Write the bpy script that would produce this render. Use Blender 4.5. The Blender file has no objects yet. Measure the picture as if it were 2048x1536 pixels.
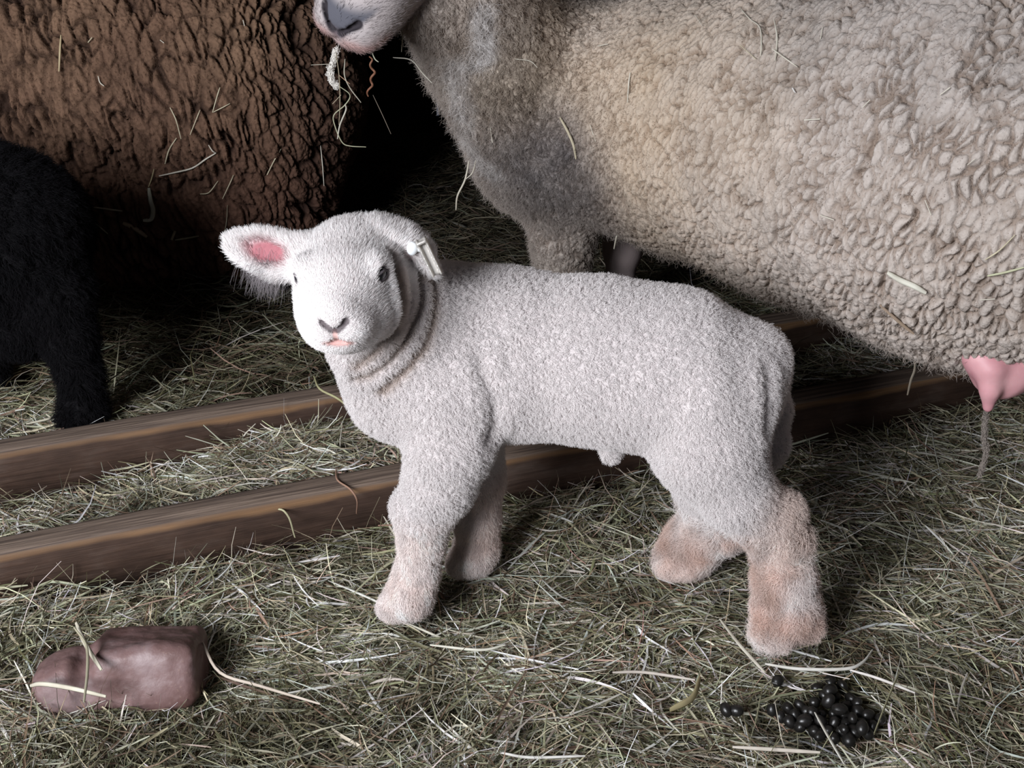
import bpy, math
import numpy as np
from mathutils import Vector, Matrix, Quaternion

SC = bpy.context.scene
COL = SC.collection
# ------------------------------------------------------------------ camera, world, lights, exposure
FOC = 2048 * 42 / 36.0
CAMZ = 0.85
PITCH = math.radians(28)
cam = bpy.data.objects.new('camera', bpy.data.cameras.new('camera'))
cam.data.lens = 42
cam.data.sensor_width = 36
cam.data.clip_start = 0.05
cam.location = (0, 0, CAMZ)
cam.rotation_euler = (math.pi / 2 - PITCH, 0, 0)
COL.objects.link(cam)
SC.camera = cam
SC.view_settings.view_transform = 'Standard'
SC.view_settings.look = 'None'
SC.view_settings.exposure = 0.0
SC.view_settings.gamma = 1
try:
    SC.cycles_curves.shape = 'RIBBONS'
except Exception:
    pass
SC.cycles.use_denoising = True
SC.cycles.max_bounces = 6
SC.cycles.diffuse_bounces = 4
SC.cycles.transparent_max_bounces = 8

world = bpy.data.worlds.new('barn_air')
SC.world = world
world.use_nodes = True
bg = world.node_tree.nodes['Background']
bg.inputs[0].default_value = (0.72, 0.78, 1.0, 1)
bg.inputs[1].default_value = 0.085


def area(name, loc, target, sx, sy, power, color):
    l = bpy.data.lights.new(name, 'AREA')
    l.shape = 'RECTANGLE'
    l.size, l.size_y, l.energy, l.color = sx, sy, power, color
    o = bpy.data.objects.new(name, l)
    o.location = loc
    d = Vector(target) - Vector(loc)
    o.rotation_euler = d.to_track_quat('-Z', 'Y').to_euler()
    COL.objects.link(o)
    return o


# daylight that comes in through the barn's open doorway behind the photographer
area('doorway_daylight', (-1.25, -0.75, 1.22), (-0.05, 1.15, 0.25), 1.1, 0.9, 104, (0.93, 0.95, 1.0))

# ------------------------------------------------------------------ pixel <-> world helpers
_cp, _sp = math.cos(PITCH), math.sin(PITCH)
EYE = np.array([0, 0, CAMZ])
FWD = np.array([0, _cp, -_sp]); UPV = np.array([0, _sp, _cp]); RGT = np.array([1.0, 0, 0])


def ray(px, py):
    return FWD + RGT * ((px - 1024) / FOC) + UPV * ((768 - py) / FOC)


def at(px, py, Y):
    r = ray(px, py)
    return EYE + r * (Y / r[1])


def onz(px, py, z=0.0):
    r = ray(px, py)
    return EYE + r * ((z - CAMZ) / r[2])


rng = np.random.default_rng(7)


# ------------------------------------------------------------------ numpy noise
def _hash(ix, iy, iz, seed=0):
    h = (ix.astype(np.int64) * 73856093) ^ (iy.astype(np.int64) * 19349663) ^ (iz.astype(np.int64) * 83492791) ^ (seed * 2654435761)
    h = (h ^ (h >> 13)) & 0xffffffff
    h = (h * 1274126177) & 0xffffffff
    h = (h ^ (h >> 16)) & 0xffffffff
    h = (h * 2246822519) & 0xffffffff
    h ^= h >> 13
    return h


def h01(ix, iy, iz, seed=0):
    return (_hash(ix, iy, iz, seed) & 0xffffff).astype(np.float32) / 16777216.0


def vnoise(P, seed=0):
    """value noise in [-1,1]"""
    P = np.asarray(P, np.float32)
    i = np.floor(P).astype(np.int64)
    f = (P - i).astype(np.float32)
    f = f * f * (3 - 2 * f)
    r = 0
    for dx in (0, 1):
        wx = f[:, 0] if dx else 1 - f[:, 0]
        for dy in (0, 1):
            wy = f[:, 1] if dy else 1 - f[:, 1]
            for dz in (0, 1):
                wz = f[:, 2] if dz else 1 - f[:, 2]
                r = r + h01(i[:, 0] + dx, i[:, 1] + dy, i[:, 2] + dz, seed) * wx * wy * wz
    return r * 2 - 1


def fbm(P, seed=0, octv=3):
    r, a, t = 0, 1.0, 0
    for k in range(octv):
        r = r + a * vnoise(P * (2.0 ** k), seed + k * 17)
        t += a
        a *= 0.5
    return r / t


def worley(P, seed=0):
    """F1, F2 and the id value of the nearest cell"""
    P = np.asarray(P, np.float32)
    i = np.floor(P).astype(np.int64)
    n = len(P)
    f1 = np.full(n, 9, np.float32); f2 = np.full(n, 9, np.float32); cid = np.zeros(n, np.float32)
    for dx in (-1, 0, 1):
        for dy in (-1, 0, 1):
            for dz in (-1, 0, 1):
                a, b, c = i[:, 0] + dx, i[:, 1] + dy, i[:, 2] + dz
                d = np.sqrt((a + h01(a, b, c, seed) - P[:, 0]) ** 2 + (b + h01(a, b, c, seed + 1) - P[:, 1]) ** 2
                            + (c + h01(a, b, c, seed + 2) - P[:, 2]) ** 2).astype(np.float32)
                v = h01(a, b, c, seed + 3)
                closer = d < f1
                f2 = np.where(closer, f1, np.minimum(f2, d))
                cid = np.where(closer, v, cid)
                f1 = np.where(closer, d, f1)
    return f1, f2, cid


def norm(v):
    v = np.asarray(v, float)
    return v / np.maximum(np.linalg.norm(v, axis=-1, keepdims=True), 1e-9)


def sstep(a, b, x):
    t = np.clip((x - a) / (b - a), 0, 1)
    return t * t * (3 - 2 * t)


# ------------------------------------------------------------------ signed distance modelling -> one continuous mesh
class Sdf:
    def __init__(s, lo, hi, h):
        s.lo = np.array(lo, float); s.h = h
        s.n = np.ceil((np.array(hi) - s.lo) / h).astype(int) + 1
        s.F = np.full(s.n, 0.06, np.float32)

    def _win(s, lo, hi):
        a = np.clip(np.floor((lo - s.lo) / s.h).astype(int), 0, s.n)
        b = np.clip(np.ceil((hi - s.lo) / s.h).astype(int) + 1, 0, s.n)
        ax = [(s.lo[k] + s.h * np.arange(a[k], b[k])).astype(np.float32) for k in range(3)]
        return tuple(slice(a[k], b[k]) for k in range(3)), np.meshgrid(*ax, indexing='ij', sparse=True)

    def _mix(s, sl, d, k, sub):
        F = s.F[sl]
        if sub:
            d = -d
            if k > 0:
                h = np.maximum(k - np.abs(F - d), 0) / k
                s.F[sl] = np.maximum(F, d) + h * h * k * 0.25
            else:
                s.F[sl] = np.maximum(F, d)
        else:
            h = np.maximum(k - np.abs(F - d), 0) / k if k > 0 else 0
            s.F[sl] = np.minimum(F, d) - (h * h * k * 0.25 if k > 0 else 0)

    def cone(s, a, b, ra, rb, k=0.01, sub=False):
        a = np.array(a, float); b = np.array(b, float)
        if np.linalg.norm(b - a) < 1e-5:
            b = b + 1e-4
        m = k + 0.03
        lo = np.minimum(a - ra, b - rb) - m; hi = np.maximum(a + ra, b + rb) + m
        sl, (X, Y, Z) = s._win(lo, hi)
        ba = b - a
        t = np.clip(((X - a[0]) * ba[0] + (Y - a[1]) * ba[1] + (Z - a[2]) * ba[2]) / ba.dot(ba), 0, 1)
        d = np.sqrt((X - a[0] - t * ba[0]) ** 2 + (Y - a[1] - t * ba[1]) ** 2 + (Z - a[2] - t * ba[2]) ** 2) - (ra + (rb - ra) * t)
        s._mix(sl, d.astype(np.float32), k, sub)

    def chain(s, pts, k=0.01):
        for (a, ra), (b, rb) in zip(pts[:-1], pts[1:]):
            s.cone(a, b, ra, rb, k)

    def ell(s, c, r, R=None, k=0.01, sub=False):
        """ellipsoid; R rows = unit axes"""
        c = np.array(c, float); r = np.array(r, float)
        R = np.eye(3) if R is None else np.array(R, float)
        ext = np.sqrt(((R * r[:, None]) ** 2).sum(0)) + k + 0.03
        sl, (X, Y, Z) = s._win(c - ext, c + ext)
        q = [((X - c[0]) * R[j][0] + (Y - c[1]) * R[j][1] + (Z - c[2]) * R[j][2]) for j in range(3)]
        k0 = np.sqrt(sum((q[j] / r[j]) ** 2 for j in range(3)))
        k1 = np.sqrt(sum((q[j] / r[j] ** 2) ** 2 for j in range(3)))
        d = k0 * (k0 - 1) / np.maximum(k1, 1e-6)
        s._mix(sl, d.astype(np.float32), k, sub)

    def torus(s, c, ax, R, r, k=0.006, sub=False):
        c = np.array(c, float); ax = norm(ax)
        ext = R + r + 0.03
        sl, (X, Y, Z) = s._win(c - ext, c + ext)
        h = (X - c[0]) * ax[0] + (Y - c[1]) * ax[1] + (Z - c[2]) * ax[2]
        rr = np.sqrt(np.maximum((X - c[0]) ** 2 + (Y - c[1]) ** 2 + (Z - c[2]) ** 2 - h * h, 0))
        d = np.sqrt((rr - R) ** 2 + h * h) - r
        s._mix(sl, d.astype(np.float32), k, sub)

    def box(s, c, r, R=None, rnd=0.01, k=0.005, sub=False):
        c = np.array(c, float); r = np.array(r, float) - rnd
        R = np.eye(3) if R is None else np.array(R, float)
        ext = np.sqrt(((R * (r[:, None] + rnd)) ** 2).sum(0)) * 1.8 + k + 0.03
        sl, (X, Y, Z) = s._win(c - ext, c + ext)
        q = [np.abs((X - c[0]) * R[j][0] + (Y - c[1]) * R[j][1] + (Z - c[2]) * R[j][2]) - r[j] for j in range(3)]
        d = np.sqrt(sum(np.maximum(v, 0) ** 2 for v in q)) + np.minimum(np.maximum(np.maximum(q[0], q[1]), q[2]), 0) - rnd
        s._mix(sl, d.astype(np.float32), k, sub)

    def mesh(s):
        F, h = s.F, s.h
        I = F < 0
        cnt = np.zeros(np.array(F.shape) - 1, np.int8)
        sh = cnt.shape
        for c in np.ndindex(2, 2, 2):
            cnt += I[c[0]:c[0] + sh[0], c[1]:c[1] + sh[1], c[2]:c[2] + sh[2]]
        act = (cnt > 0) & (cnt < 8)
        idx = np.argwhere(act)
        vid = np.full(sh, -1, np.int64)
        vid[act] = np.arange(len(idx))
        acc = np.zeros((len(idx), 3)); w = np.zeros(len(idx))
        for ax in range(3):
            o = [k for k in range(3) if k != ax]
            for u in (0, 1):
                for v in (0, 1):
                    c0 = np.zeros(3, int); c0[o[0]] = u; c0[o[1]] = v
                    c1 = c0.copy(); c1[ax] = 1
                    f0 = F[tuple((idx + c0).T)]; f1 = F[tuple((idx + c1).T)]
                    m = (f0 < 0) != (f1 < 0)
                    t = np.where(m, f0 / np.where(m, f0 - f1, 1), 0)
                    p = c0 + t[:, None] * (c1 - c0)
                    acc[m] += p[m]; w[m] += 1
        V = s.lo + h * (idx + acc / w[:, None])
        quads = []
        for ax in range(3):
            o = [(ax + 1) % 3, (ax + 2) % 3]
            sa = [slice(None)] * 3; sb = [slice(None)] * 3
            sa[ax] = slice(0, -1); sb[ax] = slice(1, None)
            A, B = I[tuple(sa)], I[tuple(sb)]
            e = np.argwhere(A != B)
            ok = (e[:, o[0]] > 0) & (e[:, o[1]] > 0) & (e[:, o[0]] < sh[o[0]]) & (e[:, o[1]] < sh[o[1]])
            e = e[ok]
            flip = A[tuple(e.T)]
            def cell(du, dv):
                q = e.copy(); q[:, o[0]] -= du; q[:, o[1]] -= dv
                return vid[tuple(q.T)]
            Q = np.stack([cell(1, 1), cell(0, 1), cell(0, 0), cell(1, 0)], 1)
            Q[~flip] = Q[~flip][:, ::-1]
            quads.append(Q)
        return V, np.concatenate(quads)


def mesh_from(name, V, Q, smooth=True):
    me = bpy.data.meshes.new(name)
    V = np.asarray(V, np.float32); Q = np.asarray(Q, np.int32)
    k = Q.shape[1]
    me.vertices.add(len(V)); me.vertices.foreach_set('co', V.ravel())
    me.loops.add(Q.size); me.loops.foreach_set('vertex_index', Q.ravel())
    me.polygons.add(len(Q))
    me.polygons.foreach_set('loop_start', np.arange(0, Q.size, k, dtype=np.int32))
    if smooth:
        me.polygons.foreach_set('use_smooth', np.ones(len(Q), bool))
    me.update(calc_edges=True)
    return me


def vnormals(V, Q):
    a = V[Q[:, 0]]; b = V[Q[:, 1]]; c = V[Q[:, 2]]; d = V[Q[:, 3]] if Q.shape[1] == 4 else a
    n = np.cross(c - a, d - b) if Q.shape[1] == 4 else np.cross(b - a, c - a)
    N = np.zeros_like(V)
    for k in range(Q.shape[1]):
        for j in range(3):
            N[:, j] += np.bincount(Q[:, k], n[:, j], len(V))
    return norm(N)


def smooth_mesh(V, Q, it=2, f=0.5):
    e = np.concatenate([Q[:, [i, (i + 1) % Q.shape[1]]] for i in range(Q.shape[1])])
    deg = np.bincount(e.ravel(), minlength=len(V)).astype(float)
    for _ in range(it):
        S = np.zeros_like(V)
        for j in range(3):
            S[:, j] = np.bincount(e[:, 0], V[e[:, 1], j], len(V)) + np.bincount(e[:, 1], V[e[:, 0], j], len(V))
        V = V * (1 - f) + f * S / np.maximum(deg, 1)[:, None]
    return V


def subdivide(V, Q, levels):
    me = mesh_from('tmp', V, Q)
    o = bpy.data.objects.new('tmp', me); COL.objects.link(o)
    m = o.modifiers.new('s', 'SUBSURF'); m.levels = levels; m.render_levels = levels
    dg = bpy.context.evaluated_depsgraph_get()
    m2 = bpy.data.meshes.new_from_object(o.evaluated_get(dg))
    V2 = np.empty(len(m2.vertices) * 3, np.float32); m2.vertices.foreach_get('co', V2)
    Q2 = np.empty(len(m2.loops), np.int32); m2.loops.foreach_get('vertex_index', Q2)
    bpy.data.objects.remove(o); bpy.data.meshes.remove(me); bpy.data.meshes.remove(m2)
    return V2.reshape(-1, 3).astype(float), Q2.reshape(-1, 4).astype(np.int64)


def attr_color(me, name, C, domain='POINT'):
    C = np.asarray(C, np.float32)
    if C.shape[1] == 3:
        C = np.concatenate([C, np.ones((len(C), 1), np.float32)], 1)
    a = me.attributes.new(name, 'FLOAT_COLOR', domain)
    a.data.foreach_set('color', C.ravel())


def attr_float(me, name, F, domain='POINT'):
    a = me.attributes.new(name, 'FLOAT', domain)
    a.data.foreach_set('value', np.asarray(F, np.float32).ravel())


def link(name, data, mat=None, parent=None):
    o = bpy.data.objects.new(name, data)
    COL.objects.link(o)
    if mat is not None:
        data.materials.append(mat)
    if parent is not None:
        o.parent = parent
    return o


def tag(o, label=None, cat=None, group=None, kind=None):
    for k, v in (('label', label), ('category', cat), ('group', group), ('kind', kind)):
        if v:
            o[k] = v
    return o


# ------------------------------------------------------------------ hair
def sample_surface(V, Q, N, n, weight=None, r=rng):
    T = np.concatenate([Q[:, [0, 1, 2]], Q[:, [0, 2, 3]]]) if Q.shape[1] == 4 else Q
    A = np.linalg.norm(np.cross(V[T[:, 1]] - V[T[:, 0]], V[T[:, 2]] - V[T[:, 0]]), axis=1)
    if weight is not None:
        A = A * weight[T].mean(1)
    cs = np.cumsum(A); cs /= cs[-1]
    t = np.searchsorted(cs, r.random(n))
    u = r.random((n, 2)); s = u.sum(1) > 1; u[s] = 1 - u[s]
    w = np.stack([1 - u[:, 0] - u[:, 1], u[:, 0], u[:, 1]], 1)
    P = (V[T[t]] * w[:, :, None]).sum(1)
    return P, norm((N[T[t]] * w[:, :, None]).sum(1)), T[t], w


def hair(name, P, N, D, L, lift, curl, turns, rad, C, mat, parent, npt=5, seed=1, clumpy=None):
    """P roots, N normals, D comb direction, L length per hair; lift 0..1 (1 = straight out); curl radius; turns"""
    r = np.random.default_rng(seed)
    n = len(P)
    D = D - N * (D * N).sum(1, keepdims=True)
    D = norm(D)
    main = norm(N * lift[:, None] + D * (1 - lift)[:, None] + r.normal(0, 0.16, (n, 3)))
    U = norm(np.cross(main, N + r.normal(0, .3, (n, 3)))); W = np.cross(main, U)
    ph = r.random(n) * 6.283
    if clumpy is not None:
        ph = clumpy
    tt = np.linspace(0, 1, npt)
    pts = np.empty((n, npt, 3), np.float32)
    bend = norm(D + np.array([0, 0, -.4]))
    for j, t in enumerate(tt):
        a = ph + turns * t * 6.283
        c = curl * (t ** 0.7)
        pts[:, j] = P + main * (L * t)[:, None] + bend * (L * t * t * 0.35)[:, None] \
            + U * (c * (np.cos(a) - np.cos(ph)))[:, None] + W * (c * (np.sin(a) - np.sin(ph)))[:, None]
    cu = bpy.data.hair_curves.new(name)
    cu.add_curves([npt] * n)
    cu.points.foreach_set('position', pts.ravel())
    R = (rad * (1 - 0.65 * tt ** 2)).astype(np.float32)
    ra = cu.attributes.get('radius') or cu.attributes.new('radius', 'FLOAT', 'POINT')
    ra.data.foreach_set('value', np.tile(R, n) if np.ndim(rad) == 0 else (rad[:, None] * (1 - 0.65 * tt ** 2)[None]).astype(np.float32).ravel())
    attr_color(cu, 'tint', C, 'CURVE')
    o = link(name, cu, mat, parent)
    o['kind'] = 'stuff'
    return o


# ------------------------------------------------------------------ material helpers
class NT:
    def __init__(s, name, rough=0.8, spec=0.2):
        s.m = bpy.data.materials.new(name); s.m.use_nodes = True
        s.t = s.m.node_tree
        s.b = s.t.nodes['Principled BSDF']
        s.b.inputs['Roughness'].default_value = rough
        s.b.inputs['Specular IOR Level'].default_value = spec

    def n(s, typ, **kw):
        nd = s.t.nodes.new(typ)
        for k, v in kw.items():
            if k.startswith('i_'):
                key = k[2:]
                nd.inputs[int(key) if key.isdigit() else key.replace('_', ' ')].default_value = v
            else:
                setattr(nd, k, v)
        return nd

    def l(s, a, b):
        s.t.links.new(a, b)

    def mix(s, fac, A, B, mode='MIX'):
        m = s.n('ShaderNodeMix', data_type='RGBA', blend_type=mode)
        for i, v in ((0, fac), (6, A), (7, B)):
            if hasattr(v, 'is_output'):
                s.l(v, m.inputs[i])
            else:
                m.inputs[i].default_value = (*v, 1) if i and len(v) == 3 else v
        return m.outputs[2]

    def ramp(s, src, stops):
        r = s.n('ShaderNodeValToRGB')
        s.l(src, r.inputs[0])
        el = r.color_ramp.elements
        while len(el) < len(stops):
            el.new(0.5)
        for e, (p, c) in zip(el, stops):
            e.position = p
            e.color = (*c, 1) if len(c) == 3 else c
        return r.outputs[0]

    def bump(s, src, strength=0.4, dist=0.002, prev=None):
        b = s.n('ShaderNodeBump')
        b.inputs['Strength'].default_value = strength
        b.inputs['Distance'].default_value = dist
        s.l(src, b.inputs['Height'])
        if prev is not None:
            s.l(prev, b.inputs['Normal'])
        return b.outputs[0]

    def noise(s, scale, detail=3, rough=0.5, vec=None, dist=0):
        n = s.n('ShaderNodeTexNoise')
        n.inputs['Scale'].default_value = scale
        n.inputs['Detail'].default_value = detail
        n.inputs['Roughness'].default_value = rough
        n.inputs['Distortion'].default_value = dist
        s.l(vec if vec is not None else s.obj(), n.inputs['Vector'])
        return n.outputs['Fac']

    def obj(s, scale=None, rot=None):
        tc = s.n('ShaderNodeTexCoord')
        if scale is None and rot is None:
            return tc.outputs['Object']
        mp = s.n('ShaderNodeMapping')
        if scale: mp.inputs['Scale'].default_value = scale
        if rot: mp.inputs['Rotation'].default_value = rot
        s.l(tc.outputs['Object'], mp.inputs[0])
        return mp.outputs[0]

    def attr(s, name):
        a = s.n('ShaderNodeAttribute', attribute_name=name)
        return a.outputs['Color']

    def color(s, c):
        if hasattr(c, 'is_output'):
            s.l(c, s.b.inputs['Base Color'])
        else:
            s.b.inputs['Base Color'].default_value = (*c, 1)


def hair_mat(name, transl=0.25, rough=0.6, spec=0.15):
    m = NT(name, rough, spec)
    tint = m.attr('tint')
    df = m.n('ShaderNodeBsdfDiffuse'); m.l(tint, df.inputs[0])
    m.t.nodes.remove(m.b); m.b = df
    tr = m.n('ShaderNodeBsdfTranslucent')
    m.l(tint, tr.inputs[0])
    mx = m.n('ShaderNodeMixShader')
    mx.inputs[0].default_value = transl
    m.l(m.b.outputs[0], mx.inputs[1]); m.l(tr.outputs[0], mx.inputs[2])
    m.l(mx.outputs[0], m.t.nodes['Material Output'].inputs[0])
    return m.m


def skin_mat(name, rough=0.8, bscale=350, bstr=0.4, bdist=0.001, spec=.15, attr='tint'):
    m = NT(name, rough, spec)
    m.color(m.attr(attr))
    m.l(m.bump(m.noise(bscale, 3), bstr, bdist), m.b.inputs['Normal'])
    return m.m


M_HAIR = hair_mat('wool_fibre')
M_HAIR_DARK = hair_mat('dark_wool_fibre', 0.05, 0.7, 0.05)
M_SKIN = skin_mat('lamb_skin')
# ================================================================== THE BARN
def plank_mat(name, base, dark, scale, rough=.85):
    m = NT(name, rough, .15)
    g = m.noise(6, 8, .65, m.obj(scale=scale), 1.2)
    f = m.noise(30, 3, .6, m.obj(scale=scale))
    c = m.ramp(g, [(.30, dark), (.62, base)])
    m.color(m.mix(.35, c, m.ramp(f, [(.3, dark), (.7, base)])))
    m.l(m.bump(g, .5, .004), m.b.inputs['Normal'])
    return m.m


def planks(name, origin, ux, uz, length, height, n, thick, mat):
    """wall of n boards standing side by side; board joints are in the one mesh"""
    V = []; Q = []
    ux = norm(ux); uz = norm(uz); un = np.cross(ux, uz)
    w = length / n
    for i in range(n):
        a = i * w + .004; b = (i + 1) * w - .004
        z0 = 0
        o = len(V)
        for d in (0, thick + .004 * (i % 3)):
            for (s, t) in ((a, z0), (b, z0), (b, height), (a, height)):
                V.append(np.array(origin) + ux * s + uz * t + un * d)
        for q in ((0, 1, 2, 3), (7, 6, 5, 4), (0, 4, 5, 1), (1, 5, 6, 2), (2, 6, 7, 3), (3, 7, 4, 0)):
            Q.append([o + k for k in q])
    o = link(name, mesh_from(name, np.array(V), np.array(Q), False), mat)
    o['kind'] = 'structure'
    return o


def build_barn():
    wm = plank_mat('barn_board_dark', (.045, .032, .026), (.012, .009, .008), (8, 8, .6))
    planks('wall_back', (-2.6, 3.2, -.1), (1, 0, 0), (0, 0, 1), 5.2, 2.7, 26, .03, wm)
    planks('wall_left', (-2.6, -1.0, -.1), (0, 1, 0), (0, 0, 1), 4.2, 2.7, 21, .03, wm)
    planks('wall_right', (2.6, 3.2, -.1), (0, -1, 0), (0, 0, 1), 4.2, 2.7, 21, .03, wm)
    planks('ceiling', (-2.6, -1.0, 2.6), (1, 0, 0), (0, 1, 0), 5.2, 4.2, 26, .03, wm)
    fm = NT('trodden_litter', .95, .1)
    nz = fm.noise(90, 6, .7)
    fm.color(fm.ramp(nz, [(.3, (.010, .008, .005)), (.7, (.055, .043, .026))]))
    fm.l(fm.bump(nz, 1, .01), fm.b.inputs['Normal'])
    xs = np.linspace(-2.6, 2.6, 131); ys = np.linspace(-2.5, 3.2, 141)
    X, Y = np.meshgrid(xs, ys)
    Z = hay_height(X.ravel(), Y.ravel()) - .045
    V = np.stack([X.ravel(), Y.ravel(), Z], 1)
    a = (np.arange(140)[:, None] * 131 + np.arange(130)[None]).ravel()
    o = link('floor', mesh_from('floor', V, np.stack([a, a + 1, a + 132, a + 131], 1)), fm.m)
    o['kind'] = 'structure'


# feeding trough lying in the hay: frame from the photograph
BZ = .060
def _ctr(l, r):
    p = onz(*l, BZ); q = onz(*r, BZ)
    return p, norm(q - p)
NB_P, NB_D = _ctr((0, 1111), (800, 963))
FB_P, FB_D = _ctr((0, 906), (700, 787))
BD = norm(NB_D + FB_D)                       # both boards run parallel
BN = np.array([-BD[1], BD[0], 0.0])          # away from the camera
NB_P = NB_P; FB_P = FB_P
BT, BH = .043, .095
GAP = float((FB_P - NB_P) @ BN)


def board_coord(x, y):
    """distance behind the near board's front face"""
    return (x - NB_P[0]) * BN[0] + (y - NB_P[1]) * BN[1]


PELLET_C = onz(1650, 1425, 0)
ROCK_C = onz(248, 1328, .014)


def hay_height(x, y):
    P = np.stack([x * 7, y * 7, 0 * x], 1)
    z = .013 * vnoise(P, 71) + .009 * vnoise(P * 2.4, 72) + .004 * vnoise(P * 6, 73) - .006
    d = board_coord(x, y)
    inside = sstep(-.005, .02, d) * (1 - sstep(GAP + BT - .01, GAP + BT + .02, d))
    z = z + inside * (.006 + .016 * sstep(-.72, -.35, x))
    z = z + .018 * sstep(GAP + BT, GAP + BT + .1, d)
    z = z + .016 * (1 - sstep(.02, .10, np.abs(d + .05)))      # hay banked against the near board
    z = z - .020 * np.exp(-(((x - PELLET_C[0]) / .075) ** 2 + ((y - PELLET_C[1]) / .05) ** 2))
    z = z - .012 * np.exp(-(((x - ROCK_C[0]) / .10) ** 2 + ((y - ROCK_C[1]) / .05) ** 2))
    return z


HAY_PAL = np.array([(.78, .72, .57), (.62, .56, .37), (.31, .30, .18), (.13, .125, .06), (.38, .25, .17), (.13, .08, .05), (.84, .80, .71), (.42, .42, .31)])


def strand_mesh(name, n, cx, cy, depth, L, wd, tilt, curv, probs, mat, seed, npt=6, keep=None, zoff=0, tone=1.0):
    r = np.random.default_rng(seed)
    fl = np.stack([cx * 9, cy * 9, cx * 0], 1)
    yaw = 1.5 * vnoise(fl, 91) + .8 * vnoise(fl * 2.3, 92) + r.normal(0, .75, n) + np.pi * (r.random(n) < .5)
    hz = hay_height(cx, cy)
    c = np.stack([cx, cy, hz - depth + zoff], 1)
    tl = r.normal(0, 1, n) * tilt
    d = np.stack([np.cos(yaw) * np.cos(tl), np.sin(yaw) * np.cos(tl), np.sin(tl)], 1)
    s = norm(np.cross(d, [0, 0, 1.0]))
    u = np.cross(s, d)
    k1 = r.normal(0, 1, n) * curv; k2 = r.normal(0, 1, n) * curv * .6
    kink = r.random(n) < .25
    kp = r.uniform(-.5, .5, n); ka = r.normal(0, .35, n) * kink
    t = np.linspace(-1, 1, npt)[None, :]
    h = (L / 2)[:, None]
    side = k1[:, None] * (t * t) * h + ka[:, None] * np.maximum(t - kp[:, None], 0) * h
    up = k2[:, None] * (t * t) * h - np.abs(k2)[:, None] * .3 * h
    P = c[:, None] + d[:, None] * (t * h)[:, :, None] + s[:, None] * side[:, :, None] + u[:, None] * up[:, :, None]
    # cross-section: shallow V, random roll
    roll = r.random(n) * np.pi
    a = s * np.cos(roll)[:, None] + u * np.sin(roll)[:, None]
    b = np.cross(d, a)
    tw = r.normal(0, .8, n)[:, None] * t
    A = a[:, None] * np.cos(tw)[:, :, None] + b[:, None] * np.sin(tw)[:, :, None]
    B = np.cross(d[:, None], A)
    wp = wd[:, None] * (1 - .55 * np.abs(t) ** 3) * .5
    V = np.stack([P + A * wp[:, :, None], P + B * (wp * .55)[:, :, None], P - A * wp[:, :, None]], 2)
    ok = np.ones(n, bool)
    dd = board_coord(P[:, :, 0], P[:, :, 1])
    inb = (((dd > -.003) & (dd < BT + .003)) | ((dd > GAP - .003) & (dd < GAP + BT + .003))) & (P[:, :, 2] < BZ + .002)
    ok &= ~inb.any(1)
    if keep is not None:
        ok &= keep(P)
    V = V[ok].reshape(-1, 3); m = int(ok.sum())
    base = (np.arange(m) * npt * 3)[:, None, None, None]
    j = (np.arange(npt - 1) * 3)[None, :, None, None]
    e = np.array([[0, 1, 4, 3], [1, 2, 5, 4]])[None, None]
    Q = (base + j + e).reshape(-1, 4)
    pi = r.choice(len(probs), m, p=np.array(probs) / sum(probs))
    cc = c[ok]
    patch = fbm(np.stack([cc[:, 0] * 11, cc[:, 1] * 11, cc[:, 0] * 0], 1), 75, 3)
    soil_shade = 1 - .80 * sstep(1.62, 2.15, cc[:, 1:2] + .06 * patch[:, None])      # shade painted into the hay, with soiled litter, towards the back wall
    C = .90 * tone * soil_shade * HAY_PAL[pi] * np.array([.98, 1.0, 1.07]) * r.uniform(.7, 1.25, (m, 1)) * (1 + r.normal(0, .05, (m, 3))) * np.clip(1 + .85 * patch[:, None] * [1, 1, 1.1], .25, 1.7)
    me = mesh_from(name, V, Q)
    attr_color(me, 'tint', np.repeat(np.clip(C, 0, .9), npt * 3, 0))
    o = link(name, me, mat)
    return o


def hay_material():
    m = NT('hay', .62, .3)
    t = m.attr('tint')
    n = m.noise(60, 2, .5)
    c = m.mix(m.ramp(n, [(.35, (0, 0, 0)), (.75, (.35, .35, .35))]), t, (.20, .15, .09))
    m.color(c)
    tr = m.n('ShaderNodeBsdfTranslucent'); m.l(c, tr.inputs[0])
    mx = m.n('ShaderNodeMixShader'); mx.inputs[0].default_value = .15
    m.l(m.b.outputs[0], mx.inputs[1]); m.l(tr.outputs[0], mx.inputs[2])
    m.l(mx.outputs[0], m.t.nodes['Material Output'].inputs[0])
    return m.m


M_HAY = hay_material()


def rock_clear(P):
    q = (P - (ROCK_C + [0, 0, 0]))
    R = math.radians(0)
    d = (q[:, :, 0] / .088) ** 2 + ((q[:, :, 1] - .010) / .036) ** 2 + (q[:, :, 2] / .038) ** 2
    return (d > 1).all(1)


def pellet_clear(P):
    q = P - (PELLET_C + [0, 0, -.004])
    d = (q[:, :, 0] / .066) ** 2 + (q[:, :, 1] / .040) ** 2
    return ((d > 1) | (q[:, :, 2] < -.022) | (q[:, :, 2] > .012)).all(1)


def foot_clear(P):
    ok = np.ones(len(P), bool)
    for (px, py, Y, rr) in ((805, 1205, 1.037, .028), (940, 1130, 1.12, .026), (1572, 1250, .988, .034), (1360, 1130, 1.115, .028), (838, 1130, 1.045, .024), (1562, 1150, 1.0, .028)):
        c = at(px, py, Y)
        d = np.hypot(P[:, :, 0] - c[0], P[:, :, 1] - c[1])
        ok &= ((d > rr) | (P[:, :, 2] < .011)).all(1)
    return ok


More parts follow.
